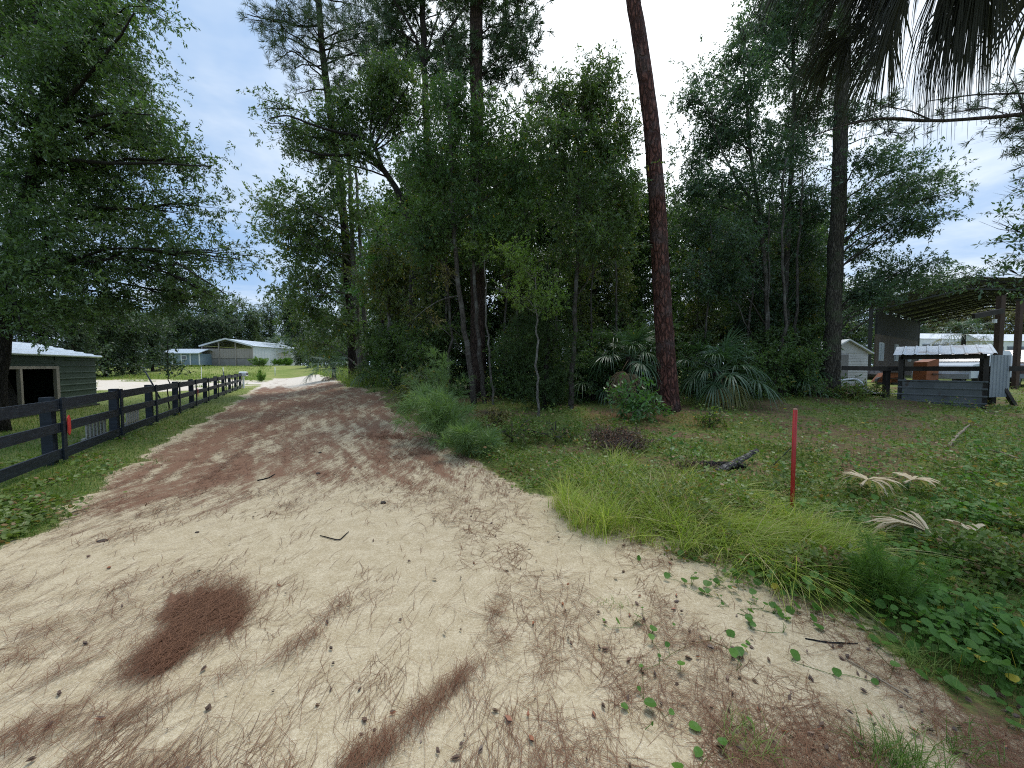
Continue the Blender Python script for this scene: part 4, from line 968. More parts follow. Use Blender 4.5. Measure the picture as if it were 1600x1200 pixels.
# feathery dog fennel thicket at the track edge
def fennel(name, label, cat, px, py, n, hgt, spread, mat, lean=(0, 0), hang=.4, dens=46, L=.11, w=.005):
    p = gp(np.array([float(px)]), np.array([float(py)]))[0]
    o = thing(name, label, cat, p)
    st = MB(); lf = MB()
    for k in range(n):
        a = rng.uniform(0, 2 * PI); r = spread * rng.random() ** .6
        q = p + np.array([r * math.cos(a) * .45, r * math.sin(a) * .45, 0]); q[2] = G(q[0], q[1])
        h = hgt * rng.uniform(.55, 1.05) * (1 - .35 * (r / spread) ** 2)
        t = np.linspace(0, 1, 7)[:, None]
        dv = np.array([math.cos(a) * r / spread * .7 + lean[0], math.sin(a) * r / spread * .7 + lean[1], 0]) * h * .75
        C = q + np.array([0, 0, 1.]) * h * (t - hang * .35 * t ** 3) + dv * t ** 1.8
        st.tube(C, np.linspace(.007, .002, 7), 4)
        m = int(dens * h / hgt * 6)
        tt = rng.uniform(.08, 1, m); i = np.minimum((tt * 6).astype(int), 5); fr = (tt * 6 - i)[:, None]
        B = C[i] * (1 - fr) + C[i + 1] * fr; ax = nrm(C[i + 1] - C[i])
        # side twigs, each with fine threads
        tw = nrm(ax * .75 + rv(m) * .9); tl = (.24 * (1.05 - tt) + .05) * hgt / 1.6
        for z in range(7):
            f = rng.random(m)
            Pq = B + tw * (tl * f)[:, None]
            D = nrm(tw * .85 + rv(m) * .38 + np.array([0, 0, -.05]))
            lf.kites(Pq, D, nrm(np.cross(D, rng.normal(size=(m, 3)))), L * rng.uniform(.6, 1.3, m), w)
    st.build('stem', M[mat], o); lf.build('foliage', M[mat], o)
    return o
fennel('feathery_shrub', 'tall blue green feathery shrub spilling on to the edge of the sandy track', 'shrub', 700, 690, 24, 1.55, .9, 'fennel', (-.4, -.15), 1.0, 11, .20, .0095)
fennel('feathery_shrub', 'shorter feathery shrub, front clump by the pale stone on the verge', 'shrub', 735, 712, 14, .8, .7, 'fennel', (-.1, -.2), 1.0, 11, .18, .009)
fennel('feathery_shrub', 'taller feathery sprig rising at the back of the blue green thicket', 'shrub', 688, 655, 8, 2.05, .6, 'fennel', (-.1, 0), .6, 12, .19, .0095)
fennel('feathery_weed', 'upright bright green feathery weed beside the curled dry fronds', 'weed', 1392, 955, 8, .62, .16, 'fennel_bright', (0, 0), .1, 26, .055, .003)
fennel('feathery_weed', 'slighter companion feathery weed next to the yellow green grass', 'weed', 1366, 945, 5, .5, .14, 'fennel_bright', (0, 0), .1, 24, .05, .003)

def bush(name, label, px, py, w, h, L, W, mat, dens=1.6, n=9, cat='bush'):
    p = gp(np.array([float(px)]), np.array([float(py)]))[0]
    o = thing(name, label, cat, p); tb = MB(); cb = MB()
    P = np.linspace(p - [0, 0, .05], p + [0, 0, h * .8], 8)
    tb.tube(P, np.linspace(.02, .008, 8), 5)
    bl = []
    for k in range(n):
        a = k * 2.4; r = w * .5 * rng.uniform(.3, .95); zz = h * rng.uniform(.25, .85)
        bl.append((p + np.array([r * math.cos(a), r * math.sin(a) * .7, zz]), np.array([w * .24, w * .24, h * .22])))
    grow(cb, tb, P, bl, 'leaf', L, W, dens, 10, limb=.008, rise=.6)
    cb.build('foliage', M[mat], o); tb.build('stem', M['bark_grey'], o)
bush('broadleaf_bush', 'glossy broadleaf bush at the foot of the big red pine', 992, 655, 1.15, .78, .14, .05, 'bush', 1.5, 11)
bush('broadleaf_bush', 'small round broadleaf bush in the needles past the big red pine', 1108, 668, .6, .42, .10, .04, 'weed', 1.5, 7)
bush('verge_shrub', 'straggly weed bush with reddish dead leaves between the thin front stems', 800, 690, 1.0, .5, .07, .03, 'weed', .65, 9, 'shrub')
bush('verge_shrub', 'reddish brown dying shrub right of the feathery thicket', 772, 668, .7, .6, .09, .035, 'palm_brown', .8, 7, 'shrub')
bush('verge_shrub', 'low leafy weed bush in front of the grey laurel trunk', 868, 690, 1.2, .5, .06, .028, 'weed', .6, 9, 'shrub')
bush('verge_shrub', 'green weed bush at the foot of the lichened pine', 1335, 622, 1.5, .55, .09, .035, 'weed', 1.3, 10, 'shrub')
bush('verge_shrub', 'weed bush against the corner post of the little animal shelter', 1510, 630, .9, .4, .08, .03, 'weed', 1.2, 7, 'shrub')
bush('track_shrub', 'leafy bush in shade between the slim oak and the thicket', 655, 632, 1.6, 1.0, .12, .045, 'leaf_olive', 1.3, 10, 'shrub')
bush('charred_brush', 'patch of dark burnt brush in the weeds before the laurel', 960, 700, 1.3, .35, .05, .012, 'debris', 1.5, 12, 'brush')
bush('charred_brush', 'smaller dark burnt brush right of the young broad leaf plant', 1085, 745, .6, .22, .05, .012, 'debris', 1.2, 6, 'brush')

# young plant with a few big leaves
p = gp(np.array([1048.]), np.array([735.]))[0]
o = thing('young_plant', 'young plant with a few big light green leaves standing in the weeds', 'plant', p)
b = MB(); P = np.linspace(p, p + np.array([.0, 0, .52]), 6); b.tube(P, np.linspace(.008, .004, 6), 5); b.build('stem', M['bush'], o)
for k in range(9):
    a = k * 2.4; t = .3 + .7 * k / 8; q = p + np.array([0, 0, .52 * t])
    d = nrm(np.array([math.cos(a), math.sin(a), .75])); s_ = nrm(np.cross(d, [0, 0, 1.]))
    bb = MB(); bb.ribbons((q + d * np.linspace(0, .17, 6)[:, None] + np.array([0, 0, -.05]) * np.linspace(0, 1, 6)[:, None] ** 2)[None], s_[None], np.array([.01, .045, .065, .06, .04, .006]))
    bb.build('leaf', M['bush'], o)

# grass tufts near the lower corner
for k, (px, py, n, h, lab) in enumerate(((1440, 1040, 130, .16, 'pale green grass tuft on the needle strewn sand beside the pennywort'), (1400, 1190, 220, .17, 'thick dark green grass tuft on the sand at the bottom of the scene'),
                         (1170, 1165, 90, .12, 'thin grass tuft on the sand between scattered pine needles'), (1545, 1060, 70, .13, 'loose grass tuft with broad blades close to the pennywort'), (1500, 1170, 90, .12, 'low grass tuft in brown needles under the pennywort bank'), (960, 945, 40, .06, 'tiny grass sprout on bare sand near the tall grass'))):
    p = gp(np.array([float(px)]), np.array([float(py)]))[0]
    b = MB(); q = p + np.stack([rng.normal(size=n) * .07, rng.normal(size=n) * .05, np.zeros(n)], -1); q[:, 2] = Hh(q[:, 0], q[:, 1]) - .005
    blades(b, q, rng.uniform(.4, 1, n) * h, .0042, rng.uniform(.3, 1.3, n), .4, 4)
    tag(b.build('grass_tuft', M['grass'] if k in (1, 4) else M['field']), lab, 'grass tuft')

# log, sticks, stones, cones
def log_(name, label, cat, pts, r, mat, lift=.02, n=9):
    Q = gp(np.array([float(p[0]) for p in pts]), np.array([float(p[1]) for p in pts]))
    if len(pts[0]) > 2: Q[:, 2] += np.array([p[2] for p in pts])
    Q[:, 2] += lift
    s = np.linspace(0, len(Q) - 1, 16); Q2 = np.stack([np.interp(s, np.arange(len(Q)), Q[:, k]) for k in range(3)], -1)
    Q2[1:-1] += rng.normal(size=(14, 3)) * r[0] * .14
    b = MB(); b.tube(Q2, np.interp(s, np.linspace(0, len(Q) - 1, len(r)), r), n, .09, 8)
    return tag(b.build(name, M[mat], None, True), label, cat)
M['wood_grey'] = bark_mat('weathered_wood', (.02, .018, .017), (.16, .15, .14), (.36, .34, .32), (4, 4, 9), bump=.8)
M['wood_char'] = bark_mat('charred_wood', (.008, .008, .008), (.022, .02, .02), (.06, .055, .052), (6, 6, 3), bump=.8)
M['stick'] = solid_mat('bare_stick', (.30, .24, .17), (.20, .15, .10), .8, 8)
log_('fallen_log', 'grey weathered log end jutting up out of the weeds', 'log', [(1118, 742, .02), (1140, 735, .05), (1160, 728, .10), (1182, 722, .17)], [.05, .05, .042, .03], 'wood_grey')
log_('fallen_log', 'charred black log lying behind the weathered one', 'log', [(1078, 733), (1105, 733), (1140, 732), (1165, 734)], [.045, .055, .05, .035], 'wood_char', .05)
log_('stick', 'pale stick lying in the long grass below the charred log', 'stick', [(1085, 748), (1120, 752), (1158, 757)], [.012, .012, .008], 'stick', .12, 6)
log_('stick', 'grey stick poking up out of the weeds near the far shelter', 'stick', [(1482, 700, .0), (1495, 690, .1), (1514, 680, .2)], [.022, .025, .012], 'stick', .02, 6)
log_('stick', 'pale broken stick lying flat in the weeds by the pennywort', 'stick', [(1540, 707), (1565, 713), (1590, 722)], [.012, .018, .012], 'stick', .06, 6)
log_('stick', 'thin dark stick leaning in the weeds beside the red stake', 'stick', [(1203, 735, .0), (1222, 725, .09), (1240, 716, .2)], [.007, .007, .005], 'wood_char', .03, 5)
log_('stick', 'thin straw coloured stick lying across the sand below the long grass', 'stick', [(1320, 1032), (1370, 1062), (1425, 1095)], [.004, .005, .004], 'stick', .012, 5)
log_('stick', 'dark curved twig on the sand beside the thin straw stick', 'stick', [(1258, 1000), (1290, 1006), (1340, 1008)], [.004, .005, .003], 'wood_char', .01, 5)
log_('stick', 'bleached twig lying across the needle covered track', 'stick', [(402, 752), (420, 748), (430, 742)], [.008, .010, .006], 'wood_char', .012, 5)
log_('stick', 'short dark twig on bare sand by the large needle mat', 'stick', [(500, 838), (530, 846), (545, 832)], [.004, .006, .003], 'wood_char', .01, 5)
M['stone'] = solid_mat('pale_stone', (.62, .60, .55), (.45, .43, .39), .8, 12, bump=.3)
M['dark_stone'] = solid_mat('dark_cone', (.03, .025, .02), (.08, .06, .045), .8, 30, bump=.5)
def stone(name, label, cat, px, py, s, mat, flat=.6):
    p = gp(np.array([float(px)]), np.array([float(py)]))[0]
    b = MB(); n = 10; th = np.linspace(0, 2 * PI, n, endpoint=False); V = []; g = np.random.default_rng(int(px))
    for j, (rr, zz) in enumerate(((.5, 0), (1, .25), (.9, .65), (.45, .95))):
        V.append(p + np.stack([s * rr * np.cos(th) * g.uniform(.8, 1.15, n), s * .75 * rr * np.sin(th) * g.uniform(.8, 1.15, n), np.full(n, s * flat * zz) + g.normal(size=n) * s * .05], -1))
    i = np.arange(3)[:, None] * n; j = np.arange(n)[None]; j2 = (j + 1) % n
    b.add(np.vstack(V), [np.stack([i + j, i + j2, i + n + j2, i + n + j], -1).reshape(-1, 4), (np.arange(n) + 3 * n)[None], np.arange(n)[::-1][None]])
    tag(b.build(name, M[mat], None, True), label, cat)
stone('stone', 'pale stone half hidden in the verge under the feathery thicket', 'stone', 747, 700, .07, 'stone')
stone('pine_cone', 'dark pine cone on the sand above the clean oval patch', 'pine cone', 599, 787, .035, 'dark_stone', .9)
stone('pine_cone', 'small pine cone on the reddish needles in the middle of the track', 'pine cone', 497, 741, .035, 'dark_stone', .9)
stone('bark_piece', 'flat dark piece of bark on the sand near the grass verge', 'bark piece', 160, 846, .045, 'dark_stone', .4)
stone('bark_piece', 'small dark bark chip on the sand below the needle drift', 'bark piece', 308, 832, .022, 'dark_stone', .4)
stone('pine_cone', 'tiny dark cone on the track closer to the feathery thicket', 'pine cone', 500, 708, .03, 'dark_stone', .9)
log_('fallen_branch', 'dark fallen branch lying at the foot of the pale sapling', 'branch', [(790, 682), (820, 676), (842, 684)], [.03, .035, .03], 'wood_char', .06, 7)

# red survey stake
M['red_paint'] = solid_mat('red_paint', (.48, .035, .028), (.36, .025, .02), .45, 18, (1, 1, .3), c3=(.22, .12, .08), s3=30, t3=.66)
p = gp(np.array([1237.]), np.array([797.]))[0]
o = thing('survey_stake', 'red painted marker stake standing upright at the edge of the long grass', 'stake', p)
b = MB(); b.tube(np.array([p - [0, 0, .2], p + [.002, 0, .5], p + [.004, .004, 1.105]]), [.020, .021, .0205], 10, .01); b.build('post', M['red_paint'], o, True)
M['tan_wood'] = solid_mat('bare_top', (.45, .24, .18), (.36, .18, .14), .7, 20)
b = MB(); b.tube(np.array([p + [.004, .004, 1.104], p + [.004, .004, 1.118]]), [.021, .018], 10); b.build('cap', M['tan_wood'], o)

# ------------------------------------------------------------------ board fence along the track
M['fence'] = solid_mat('dark_blue_black_board', (.009, .014, .022), (.018, .026, .038), .6, 5, (1, 1, 5), spec=.35, c3=(.055, .062, .068), s3=11, t3=.64, bump=.3)
M['red_tape'] = solid_mat('red_marker', (.62, .05, .04), (.5, .04, .03), .5, 9)
d3, v3 = np.array([DU[0], DU[1], 0]), np.array([DV[0], DV[1], 0]); up3 = np.array([0, 0, 1.])
FV = -3.36
uu0 = float(-7.35 * DU[0] + 6.15 * DU[1])
o = thing('board_fence', 'dark three rail board fence running along the grassy side of the track', 'fence', np.append(DU * uu0 + DV * FV, 0))
sp = 2.44; us = [uu0 + sp * k for k in range(-1, 11)]
def fpt(u, off, z):
    q = DU * u + DV * (FV + off); return np.array([q[0], q[1], G(q[0], q[1]) + z])
for k, u in enumerate(us):
    j = rng.normal(size=2) * .015
    b = MB(); c = fpt(u, -.09, .5); b.box(c + [j[0], j[1], 0], (.145, .13, 1.2), [d3, v3, up3 + np.array([j[0] * .6, j[1] * .6, 0])]); b.build('post', M['fence'], o)
    b = MB(); c = fpt(u + .12, .028, .575); b.box(c, (.115, .026, 1.03), [d3, v3, up3]); b.build('batten', M['fence'], o)
    if k < len(us) - 1:
        for zc, hh in ((.985, .165), (.60, .15), (.17, .16)):
            b = MB(); e = rng.normal(size=2) * .010
            b.beam(fpt(u + .006, -.006, zc + e[0]), fpt(u + sp - .006, -.006, zc + e[1]), .036, hh, up3); b.build('rail', M['fence'], o)
for u, z in ((us[1] + .20, .62), (us[5] + .2, .58)):
    b = MB(); c = fpt(u, .052, z)
    b.prism([c + d3 * x + up3 * zz for x, zz in ((-.045, -.12), (.0, -.17), (.05, -.10), (.055, .10), (.01, .17), (-.045, .12))], v3 * .012); b.build('red_marker', M['red_tape'], o)

# weathered pallets behind the fence
M['pallet'] = solid_mat('weathered_grey_wood', (.36, .36, .33), (.24, .24, .22), .85, 9, (1, 1, 3))
for lab, px, Y in (('grey weathered pallet propped low behind the fence, beside the red marked post', 149, 8.3), ('grey weathered pallet behind the third fence post, farther along than the other', 207, 10.6)):
    a, f, w = ray(px, 640.); x = float(a) * Y / float(f); z = G(x, Y)
    o = thing('wooden_pallet', lab, 'pallet', (x, Y, z))
    for k in range(6):
        b = MB(); b.box(np.array([x, Y, z + .22]) + d3 * (k - 2.5) * .17, (.095, .02, .46), [d3, v3, up3]); b.build('slat', M['pallet'], o)
    for zz in (.05, .40):
        b = MB(); b.box(np.array([x, Y, z + zz]) - v3 * .045, (1.0, .06, .07), [d3, v3, up3]); b.build('stringer', M['pallet'], o)

# white box on the last fence post, young trees and posts in the paddock
M['white'] = solid_mat('white_paint', (.78, .79, .80), (.68, .69, .70), .5, 3)
q = fpt(us[-1] + .35, .1, 0)
o = thing('mailbox', 'white box on a post at the far end of the board fence', 'box', q)
b = MB(); b.box(q + [0, 0, .4], (.08, .08, .9)); b.build('post', M['white'], o)
b = MB(); b.box(q + [0, 0, .98], (.52, .26, .2)); b.tube(np.array([q + [-.26, 0, 1.08], q + [.26, 0, 1.08]]), .13, 10); b.build('box', M['white'], o)
def pole(name, label, cat, px, Y, h, r, mat, lean=(0, 0)):
    a, f, w = ray(px, 590.); x = float(a) * Y / float(f); z = G(x, Y)
    b = MB(); b.tube(np.array([[x, Y, z - .1], [x + lean[0] * .5, Y + lean[1] * .5, z + h * .5], [x + lean[0], Y + lean[1], z + h]]), [r, r, r * .9], 8, .01)
    b.tube(np.array([[x + lean[0], Y + lean[1], z + h], [x + lean[0] * 1.005, Y + lean[1] * 1.005, z + h + .02]]), [r * .9, r * .5], 8)
    return tag(b.build(name, M[mat], None, True), label, cat)
pole('post', 'dark pole leaning in the paddock above the fence rail', 'post', 250, 19, 1.35, .035, 'fence', (-.72, 0))
pole('post', 'thin white post standing on the sandy yard past the fence', 'post', 349, 30, 1.5, .022, 'white')
pole('post', 'dark stake leaning against the thin white post', 'post', 354, 30, 1.3, .03, 'fence', (-.28, 0))
pole('post', 'white marker post in the grass at the far track edge', 'post', 430, 52, 1.2, .05, 'white')
pole('post', 'slim pale post in the paddock before the grey barn', 'post', 315, 32, 1.5, .018, 'white')
tree('young_tree', 'slender young tree with drooping leaves in the paddock behind the fence', 'tree', 264, 14, [(263, 590), (262, 560), (262, 535)], .022, .01, 'bark_oak',
     [('leaf_fard', [(262, 545, 16, 12), (250, 562, 12, 8), (275, 570, 12, 8), (262, 575, 14, 6), (285, 582, 6, 4), (245, 572, 6, 6), (262, 530, 18, 10)], dict(L=.12, W=.05, dens=.75, nl=8, limb=.008, rise=.2, dy=.2))], flare=1.1)
fennel('young_pine', 'small bright green young pine at the end of the fence', 'plant', 408, 597, 5, 1.3, .4, 'fennel_bright', (0, 0), .1, 18, .2, .025)
fennel('tall_weed', 'tall green weed clump at the far edge of the pasture by the track', 'weed', 442, 580, 30, 1.7, 3.2, 'fennel_bright', (0, 0), .4, 7, .4, .06)
fennel('tall_weed', 'paler tall weed clump below the white side of the grey barn', 'weed', 405, 581, 20, 1.9, 2.2, 'fennel', (0, 0), .4, 7, .4, .06)
# ------------------------------------------------------------------ green metal shed behind the fence
def frame(o_, xdir):
    x = np.array([xdir[0], xdir[1], 0.]); x /= np.linalg.norm(x); y = np.array([-x[1], x[0], 0.])
    ax = np.array([x, y, [0, 0, 1.]])
    return lambda p: np.asarray(o_, float) + np.asarray(p, float) @ ax, ax

M['green_metal'] = solid_mat('green_metal', (.030, .055, .033), (.040, .068, .043), .65, 3, metal=.0, spec=.3)
M['green_rib'] = solid_mat('green_rib', (.07, .11, .075), (.09, .13, .095), .4, 3, spec=.6)
M['roof_metal'] = solid_mat('bright_roof_metal', (.66, .72, .78), (.56, .62, .68), .35, 2.5, (1, 1, 1), metal=.5, spec=.6)
M['trim_wood'] = solid_mat('bare_timber', (.30, .27, .22), (.22, .20, .16), .8, 6, (1, 1, .3))
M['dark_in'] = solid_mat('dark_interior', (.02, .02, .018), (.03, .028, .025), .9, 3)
M['old_panel'] = solid_mat('stained_panel', (.10, .09, .08), (.05, .045, .04), .85, 5)

def wavy(L, H_, per, amp, nper=None, horizontal=True):
    """profile for ribbed sheet: list of (offset along, out)"""
    n = int(L / per); pr = []
    for k in range(n):
        s = k * per
        pr += [(s, 0), (s + per * .72, 0), (s + per * .80, amp), (s + per * .92, amp)]
    pr.append((L, 0)); return pr

def ribbed(b, f, org, along_, across, L, Wd, out, per=.23, amp=.022):
    """ribbed sheet: ribs repeat along 'along_', run the length of 'across'"""
    pr = wavy(L, Wd, per, amp)
    A = np.array([np.asarray(org) + np.asarray(along_) * s + np.asarray(out) * a for s, a in pr]); B = A + np.asarray(across) * Wd
    V = np.vstack([f(A), f(B)]); n = len(pr); i = np.arange(n - 1)
    Vb = V - (f(np.asarray(out, float)) - f(np.zeros(3))) * .012
    b.add(V, np.stack([i, i + 1, i + 1 + n, i + n], -1)); b.add(Vb, np.stack([i, i + n, i + 1 + n, i + 1], -1))

c0 = gp(np.array([152.]), np.array([633.]))[0]
xd = np.array([14.9 - 17.0, 11.2 - 15.7]) * -1.0        # along the front, away from us
xd = np.array([-2.1, 4.5])
f, ax = frame([c0[0], c0[1], 0], -xd)                    # x runs from the far corner towards us; y points to the track side
z0 = min(G(*f([t, 0, 0])[:2]) for t in (0, 3, 7)) - .02
f, ax = frame([c0[0], c0[1], z0], -xd)
sgn = 1.0 if np.dot(ax[1][:2], DV) > 0 else -1.0
o = thing('green_shed', 'green ribbed metal shed with a bright metal roof and a dark open doorway', 'shed', f([3.7, -1.8 * sgn, 0]))
LN, DP, EV = 7.6, 3.6, 2.05
door0, door1, hd = 2.55, 6.2, 1.55
b = MB()
ribbed(b, f, [0, 0, .05], [0, 0, 1], [1, 0, 0], EV - .05, door0, [0, sgn, 0])
ribbed(b, f, [door0, 0, hd], [0, 0, 1], [1, 0, 0], EV - hd, LN - door0, [0, sgn, 0])
ribbed(b, f, [door1, 0, .05], [0, 0, 1], [1, 0, 0], hd - .05, LN - door1, [0, sgn, 0])
b.build('front_wall', M['green_metal'], o)
b = MB(); ribbed(b, f, [0, -DP * sgn, .05], [0, 0, 1], [1, 0, 0], EV - .05, LN, [0, -sgn, 0])
for xx, ou in ((0, -1), (LN, 1)): ribbed(b, f, [xx, 0, .05], [0, 0, 1], [0, -sgn, 0], EV - .05, DP, [ou, 0, 0])
b.build('side_wall', M['green_metal'], o)
b = MB()
RZ = 2.52
for y0, y1, za, zb in ((.14 * sgn, -DP / 2 * sgn, EV - .02, RZ), (-(DP + .14) * sgn, -DP / 2 * sgn, EV - .02, RZ)):
    vec = np.array([0, y1 - y0, zb - za]); Ls = np.linalg.norm(vec); vec /= Ls
    ribbed(b, f, [-.1, y0, za], vec, [1, 0, 0], Ls, LN + .2, np.array([0, -vec[2] * np.sign(vec[1]), abs(vec[1])]), .30, .03)
b.tube(np.array([f([-.1, .14 * sgn, EV - .04]), f([LN + .1, .14 * sgn, EV - .04])]), .05, 8)
b.build('roof', M['roof_metal'], o)
b = MB(); b.prism([f([0.02, 0, EV - .02]), f([.02, -DP * sgn, EV - .02]), f([.02, -DP / 2 * sgn, RZ - .04])], f([.03, 0, 0]) - f([0, 0, 0])); b.prism([f([LN - .05, 0, EV - .02]), f([LN - .05, -DP * sgn, EV - .02]), f([LN - .05, -DP / 2 * sgn, RZ - .04])], f([.03, 0, 0]) - f([0, 0, 0])); b.build('gable', M['green_metal'], o)
for xx in (door0, 4.3, 5.9): 
    b = MB(); b.box(f([xx, .03 * sgn, hd / 2]), (.10 if xx != door0 else .16, .09, hd), ax); b.build('door_post', M['trim_wood'], o)
b = MB(); b.box(f([(door0 + door1) / 2, .045 * sgn, hd + .03]), (door1 - door0 + .2, .05, .09), ax); b.build('header', M['trim_wood'], o)
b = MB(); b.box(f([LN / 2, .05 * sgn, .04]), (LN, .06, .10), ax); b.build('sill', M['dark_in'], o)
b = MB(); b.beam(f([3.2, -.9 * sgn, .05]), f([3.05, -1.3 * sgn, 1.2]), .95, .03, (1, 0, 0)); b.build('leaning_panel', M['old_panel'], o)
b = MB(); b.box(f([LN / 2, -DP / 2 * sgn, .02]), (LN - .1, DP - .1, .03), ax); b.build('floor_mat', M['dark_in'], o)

# ------------------------------------------------------------------ far barn and cottage across the pasture
def gpx(px, Y): 
    a, ff, w = ray(px, 570.); x = float(a) * Y / float(ff); return np.array([x, Y, G(x, Y)])
M['tan_wall'] = solid_mat('tan_metal_wall', (.36, .32, .285), (.30, .27, .24), .6, .6)
M['white_wall'] = solid_mat('white_metal_wall', (.62, .64, .65), (.54, .56, .57), .5, .5)
M['grey_low'] = solid_mat('grey_block_wall', (.27, .26, .25), (.21, .20, .19), .8, 1.2)
A = gpx(318, 74); B = gpx(396, 74); Cc = gpx(430, 84)
z = min(A[2], B[2]) - .1; xd2 = (B - A)[:2]; W_ = float(np.linalg.norm(xd2))
f, ax = frame([A[0], A[1], z], xd2)
o = thing('barn', 'long grey gable barn with a tan front and white side beyond the pasture', 'barn', f([W_ / 2, 5, 0]))
DPb = float(np.linalg.norm((Cc - B)[:2])) + 6
hE, hR = 3.9, 5.3
b = MB(); b.box(f([W_ / 2, 0, .75]), (W_, .2, 1.5), ax); b.build('base_wall', M['grey_low'], o)
b = MB(); ribbed(b, f, [0.05, -.14, 1.55], [1, 0, 0], [0, 0, 1], W_ - .1, 1.85, [0, -1, 0], .5, .05); b.build('front_panel', M['tan_wall'], o)
sdir = np.array([.62, .78, 0.]); sdir = np.array([.35, .94, 0])
b = MB(); ribbed(b, f, [W_ + .02, .0, 0], [0, 1, 0], [0, 0, 1], DPb, hE, [1, 0, 0], .9, .05); b.build('side_wall', M['white_wall'], o)
b = MB(); ribbed(b, f, [-.02, .0, 0], [0, 1, 0], [0, 0, 1], DPb, hE, [-1, 0, 0], .9, .05); b.build('side_wall', M['tan_wall'], o)
b = MB()
for s0, s1 in ((0 - .3, W_ / 2), (W_ + .3, W_ / 2)):
    vec = np.array([s1 - s0, 0, hR - hE]); Ls = np.linalg.norm(vec); vec /= Ls
    ribbed(b, f, [s0, -.6, hE], vec, [0, 1, 0], Ls, DPb + 1, np.array([-vec[2] * np.sign(vec[0]), 0, abs(vec[0])]), .6, .06)
b.build('roof', M['roof_metal'], o)
b = MB(); b.beam(f([-.3, -.62, hE - .03]), f([W_ / 2, -.62, hR - .03]), .06, .28, up3); b.beam(f([W_ + .3, -.62, hE - .03]), f([W_ / 2, -.62, hR - .03]), .06, .28, up3); b.build('roof_trim', M['white_wall'], o)
for k in range(4):
    b = MB(); b.box(f([W_ * k / 3, -.2, 2.0 if k in (0, 3) else 2.3]), (.16, .16, 4.0 if k in (0, 3) else 4.6), ax); b.build('post', M['tan_wall'], o)

M['blue_wall'] = solid_mat('blue_grey_siding', (.22, .29, .34), (.18, .25, .30), .6, 1)
M['window'] = solid_mat('dark_glass', (.04, .05, .06), (.07, .08, .09), .12, 1, spec=.8)
A = gpx(256, 71); B = gpx(312, 71); z = min(A[2], B[2]) + .1
f, ax = frame([A[0], A[1], z], (B - A)[:2]); W_ = float(np.linalg.norm((B - A)[:2]))
o = thing('cottage', 'small blue grey cottage with white trim standing beside the far barn', 'cottage', f([W_ / 2, 2, 0]))
b = MB(); b.box(f([W_ / 2, 2, 1.25]), (W_, 4, 2.1), ax); b.build('wall', M['blue_wall'], o)
for k in range(5):
    b = MB(); b.box(f([W_ * k / 4, -.04, 1.25]), (.2, .06, 2.1), ax); b.build('trim_board', M['white'], o)
b = MB()
b.prism([f([-.3, -.5, 2.30]), f([-.3, 2, 3.1]), f([-.3, 4.4, 2.30]), f([-.3, 4.4, 2.42]), f([-.3, 2, 3.25]), f([-.3, -.5, 2.42])], f([W_ + .6, 0, 0]) - f([0, 0, 0])); b.build('roof', M['roof_metal'], o)
b = MB(); b.box(f([W_ * .58, -.07, 1.55]), (.95, .06, .85), ax); fr = b.build('window', M['white'], o)
b = MB(); b.box(f([W_ * .58, -.11, 1.55]), (.72, .03, .62), ax); b.build('pane', M['window'], fr)
for k in range(4):
    b = MB(); b.box(f([W_ * k / 3, .2, .0]), (.3, .3, .5), ax); b.build('pier', M['grey_low'], o)
A = gpx(232, 82)
f, ax = frame(A, (1, -.2))
o = thing('outbuilding', 'low white roofed outbuilding half hidden by trees past the cottage', 'building', A)
b = MB(); b.box(f([0, 0, 1.3]), (5, 4, 2.6), ax); b.build('wall', M['grey_low'], o)
b = MB(); b.prism([f([-2.8, -2.3, 2.6]), f([-2.8, 0, 3.3]), f([-2.8, 2.3, 2.6])], f([5.6, 0, 0]) - f([0, 0, 0])); b.build('roof', M['roof_metal'], o)

# ------------------------------------------------------------------ right of the wood: garden shed, fence, shelter, pole barn
M['lap'] = solid_mat('grey_white_siding', (.60, .60, .58), (.50, .50, .48), .6, 2)
p = gpx(1322, 18.5); z = p[2] - .05
f, ax = frame([p[0], p[1], z], (1, -.12))
o = thing('garden_shed', 'small off white lap sided garden shed behind the lichened pine', 'shed', f([0, 1.2, 0]))
hw = .92
b = MB()
for k in range(12):
    zz = .08 + k * .13; b.box(f([0, -.01, zz + .06]), (hw * 2, .05, .122), ax @ np.array([[1, 0, 0], [0, 1, 0], [0, 0, 1.]])); b.box(f([0, -.035, zz + .012]), (hw * 2, .02, .03), ax)
b.build('front_wall', M['lap'], o)
b = MB(); b.prism([f([-hw, .02, 1.65]), f([hw, .02, 1.65]), f([0, .02, 2.22])], f([0, -.05, 0]) - f([0, 0, 0])); b.build('gable', M['lap'], o)
b = MB(); b.box(f([hw - .03, 1.2, .85]), (.06, 2.3, 1.6), ax); b.box(f([-hw + .03, 1.2, .85]), (.06, 2.3, 1.6), ax); b.box(f([0, 2.35, .85]), (hw * 2 - .2, .06, 1.6), ax); b.build('side_wall', M['lap'], o)
b = MB()
for s_ in (-1, 1): b.beam(f([s_ * (hw + .14), 1.15, 1.62]), f([0, 1.15, 2.28]), 2.7, .06, up3)
b.build('roof', M['white_wall'], o)
b = MB(); b.box(f([-.3, -.06, .95]), (.7, .03, 1.25), ax); dr = b.build('door', M['grey_low'], o)
b = MB(); b.box(f([-.02, -.09, .95]), (.03, .04, .12), ax); b.build('handle', M['dark_in'], dr)

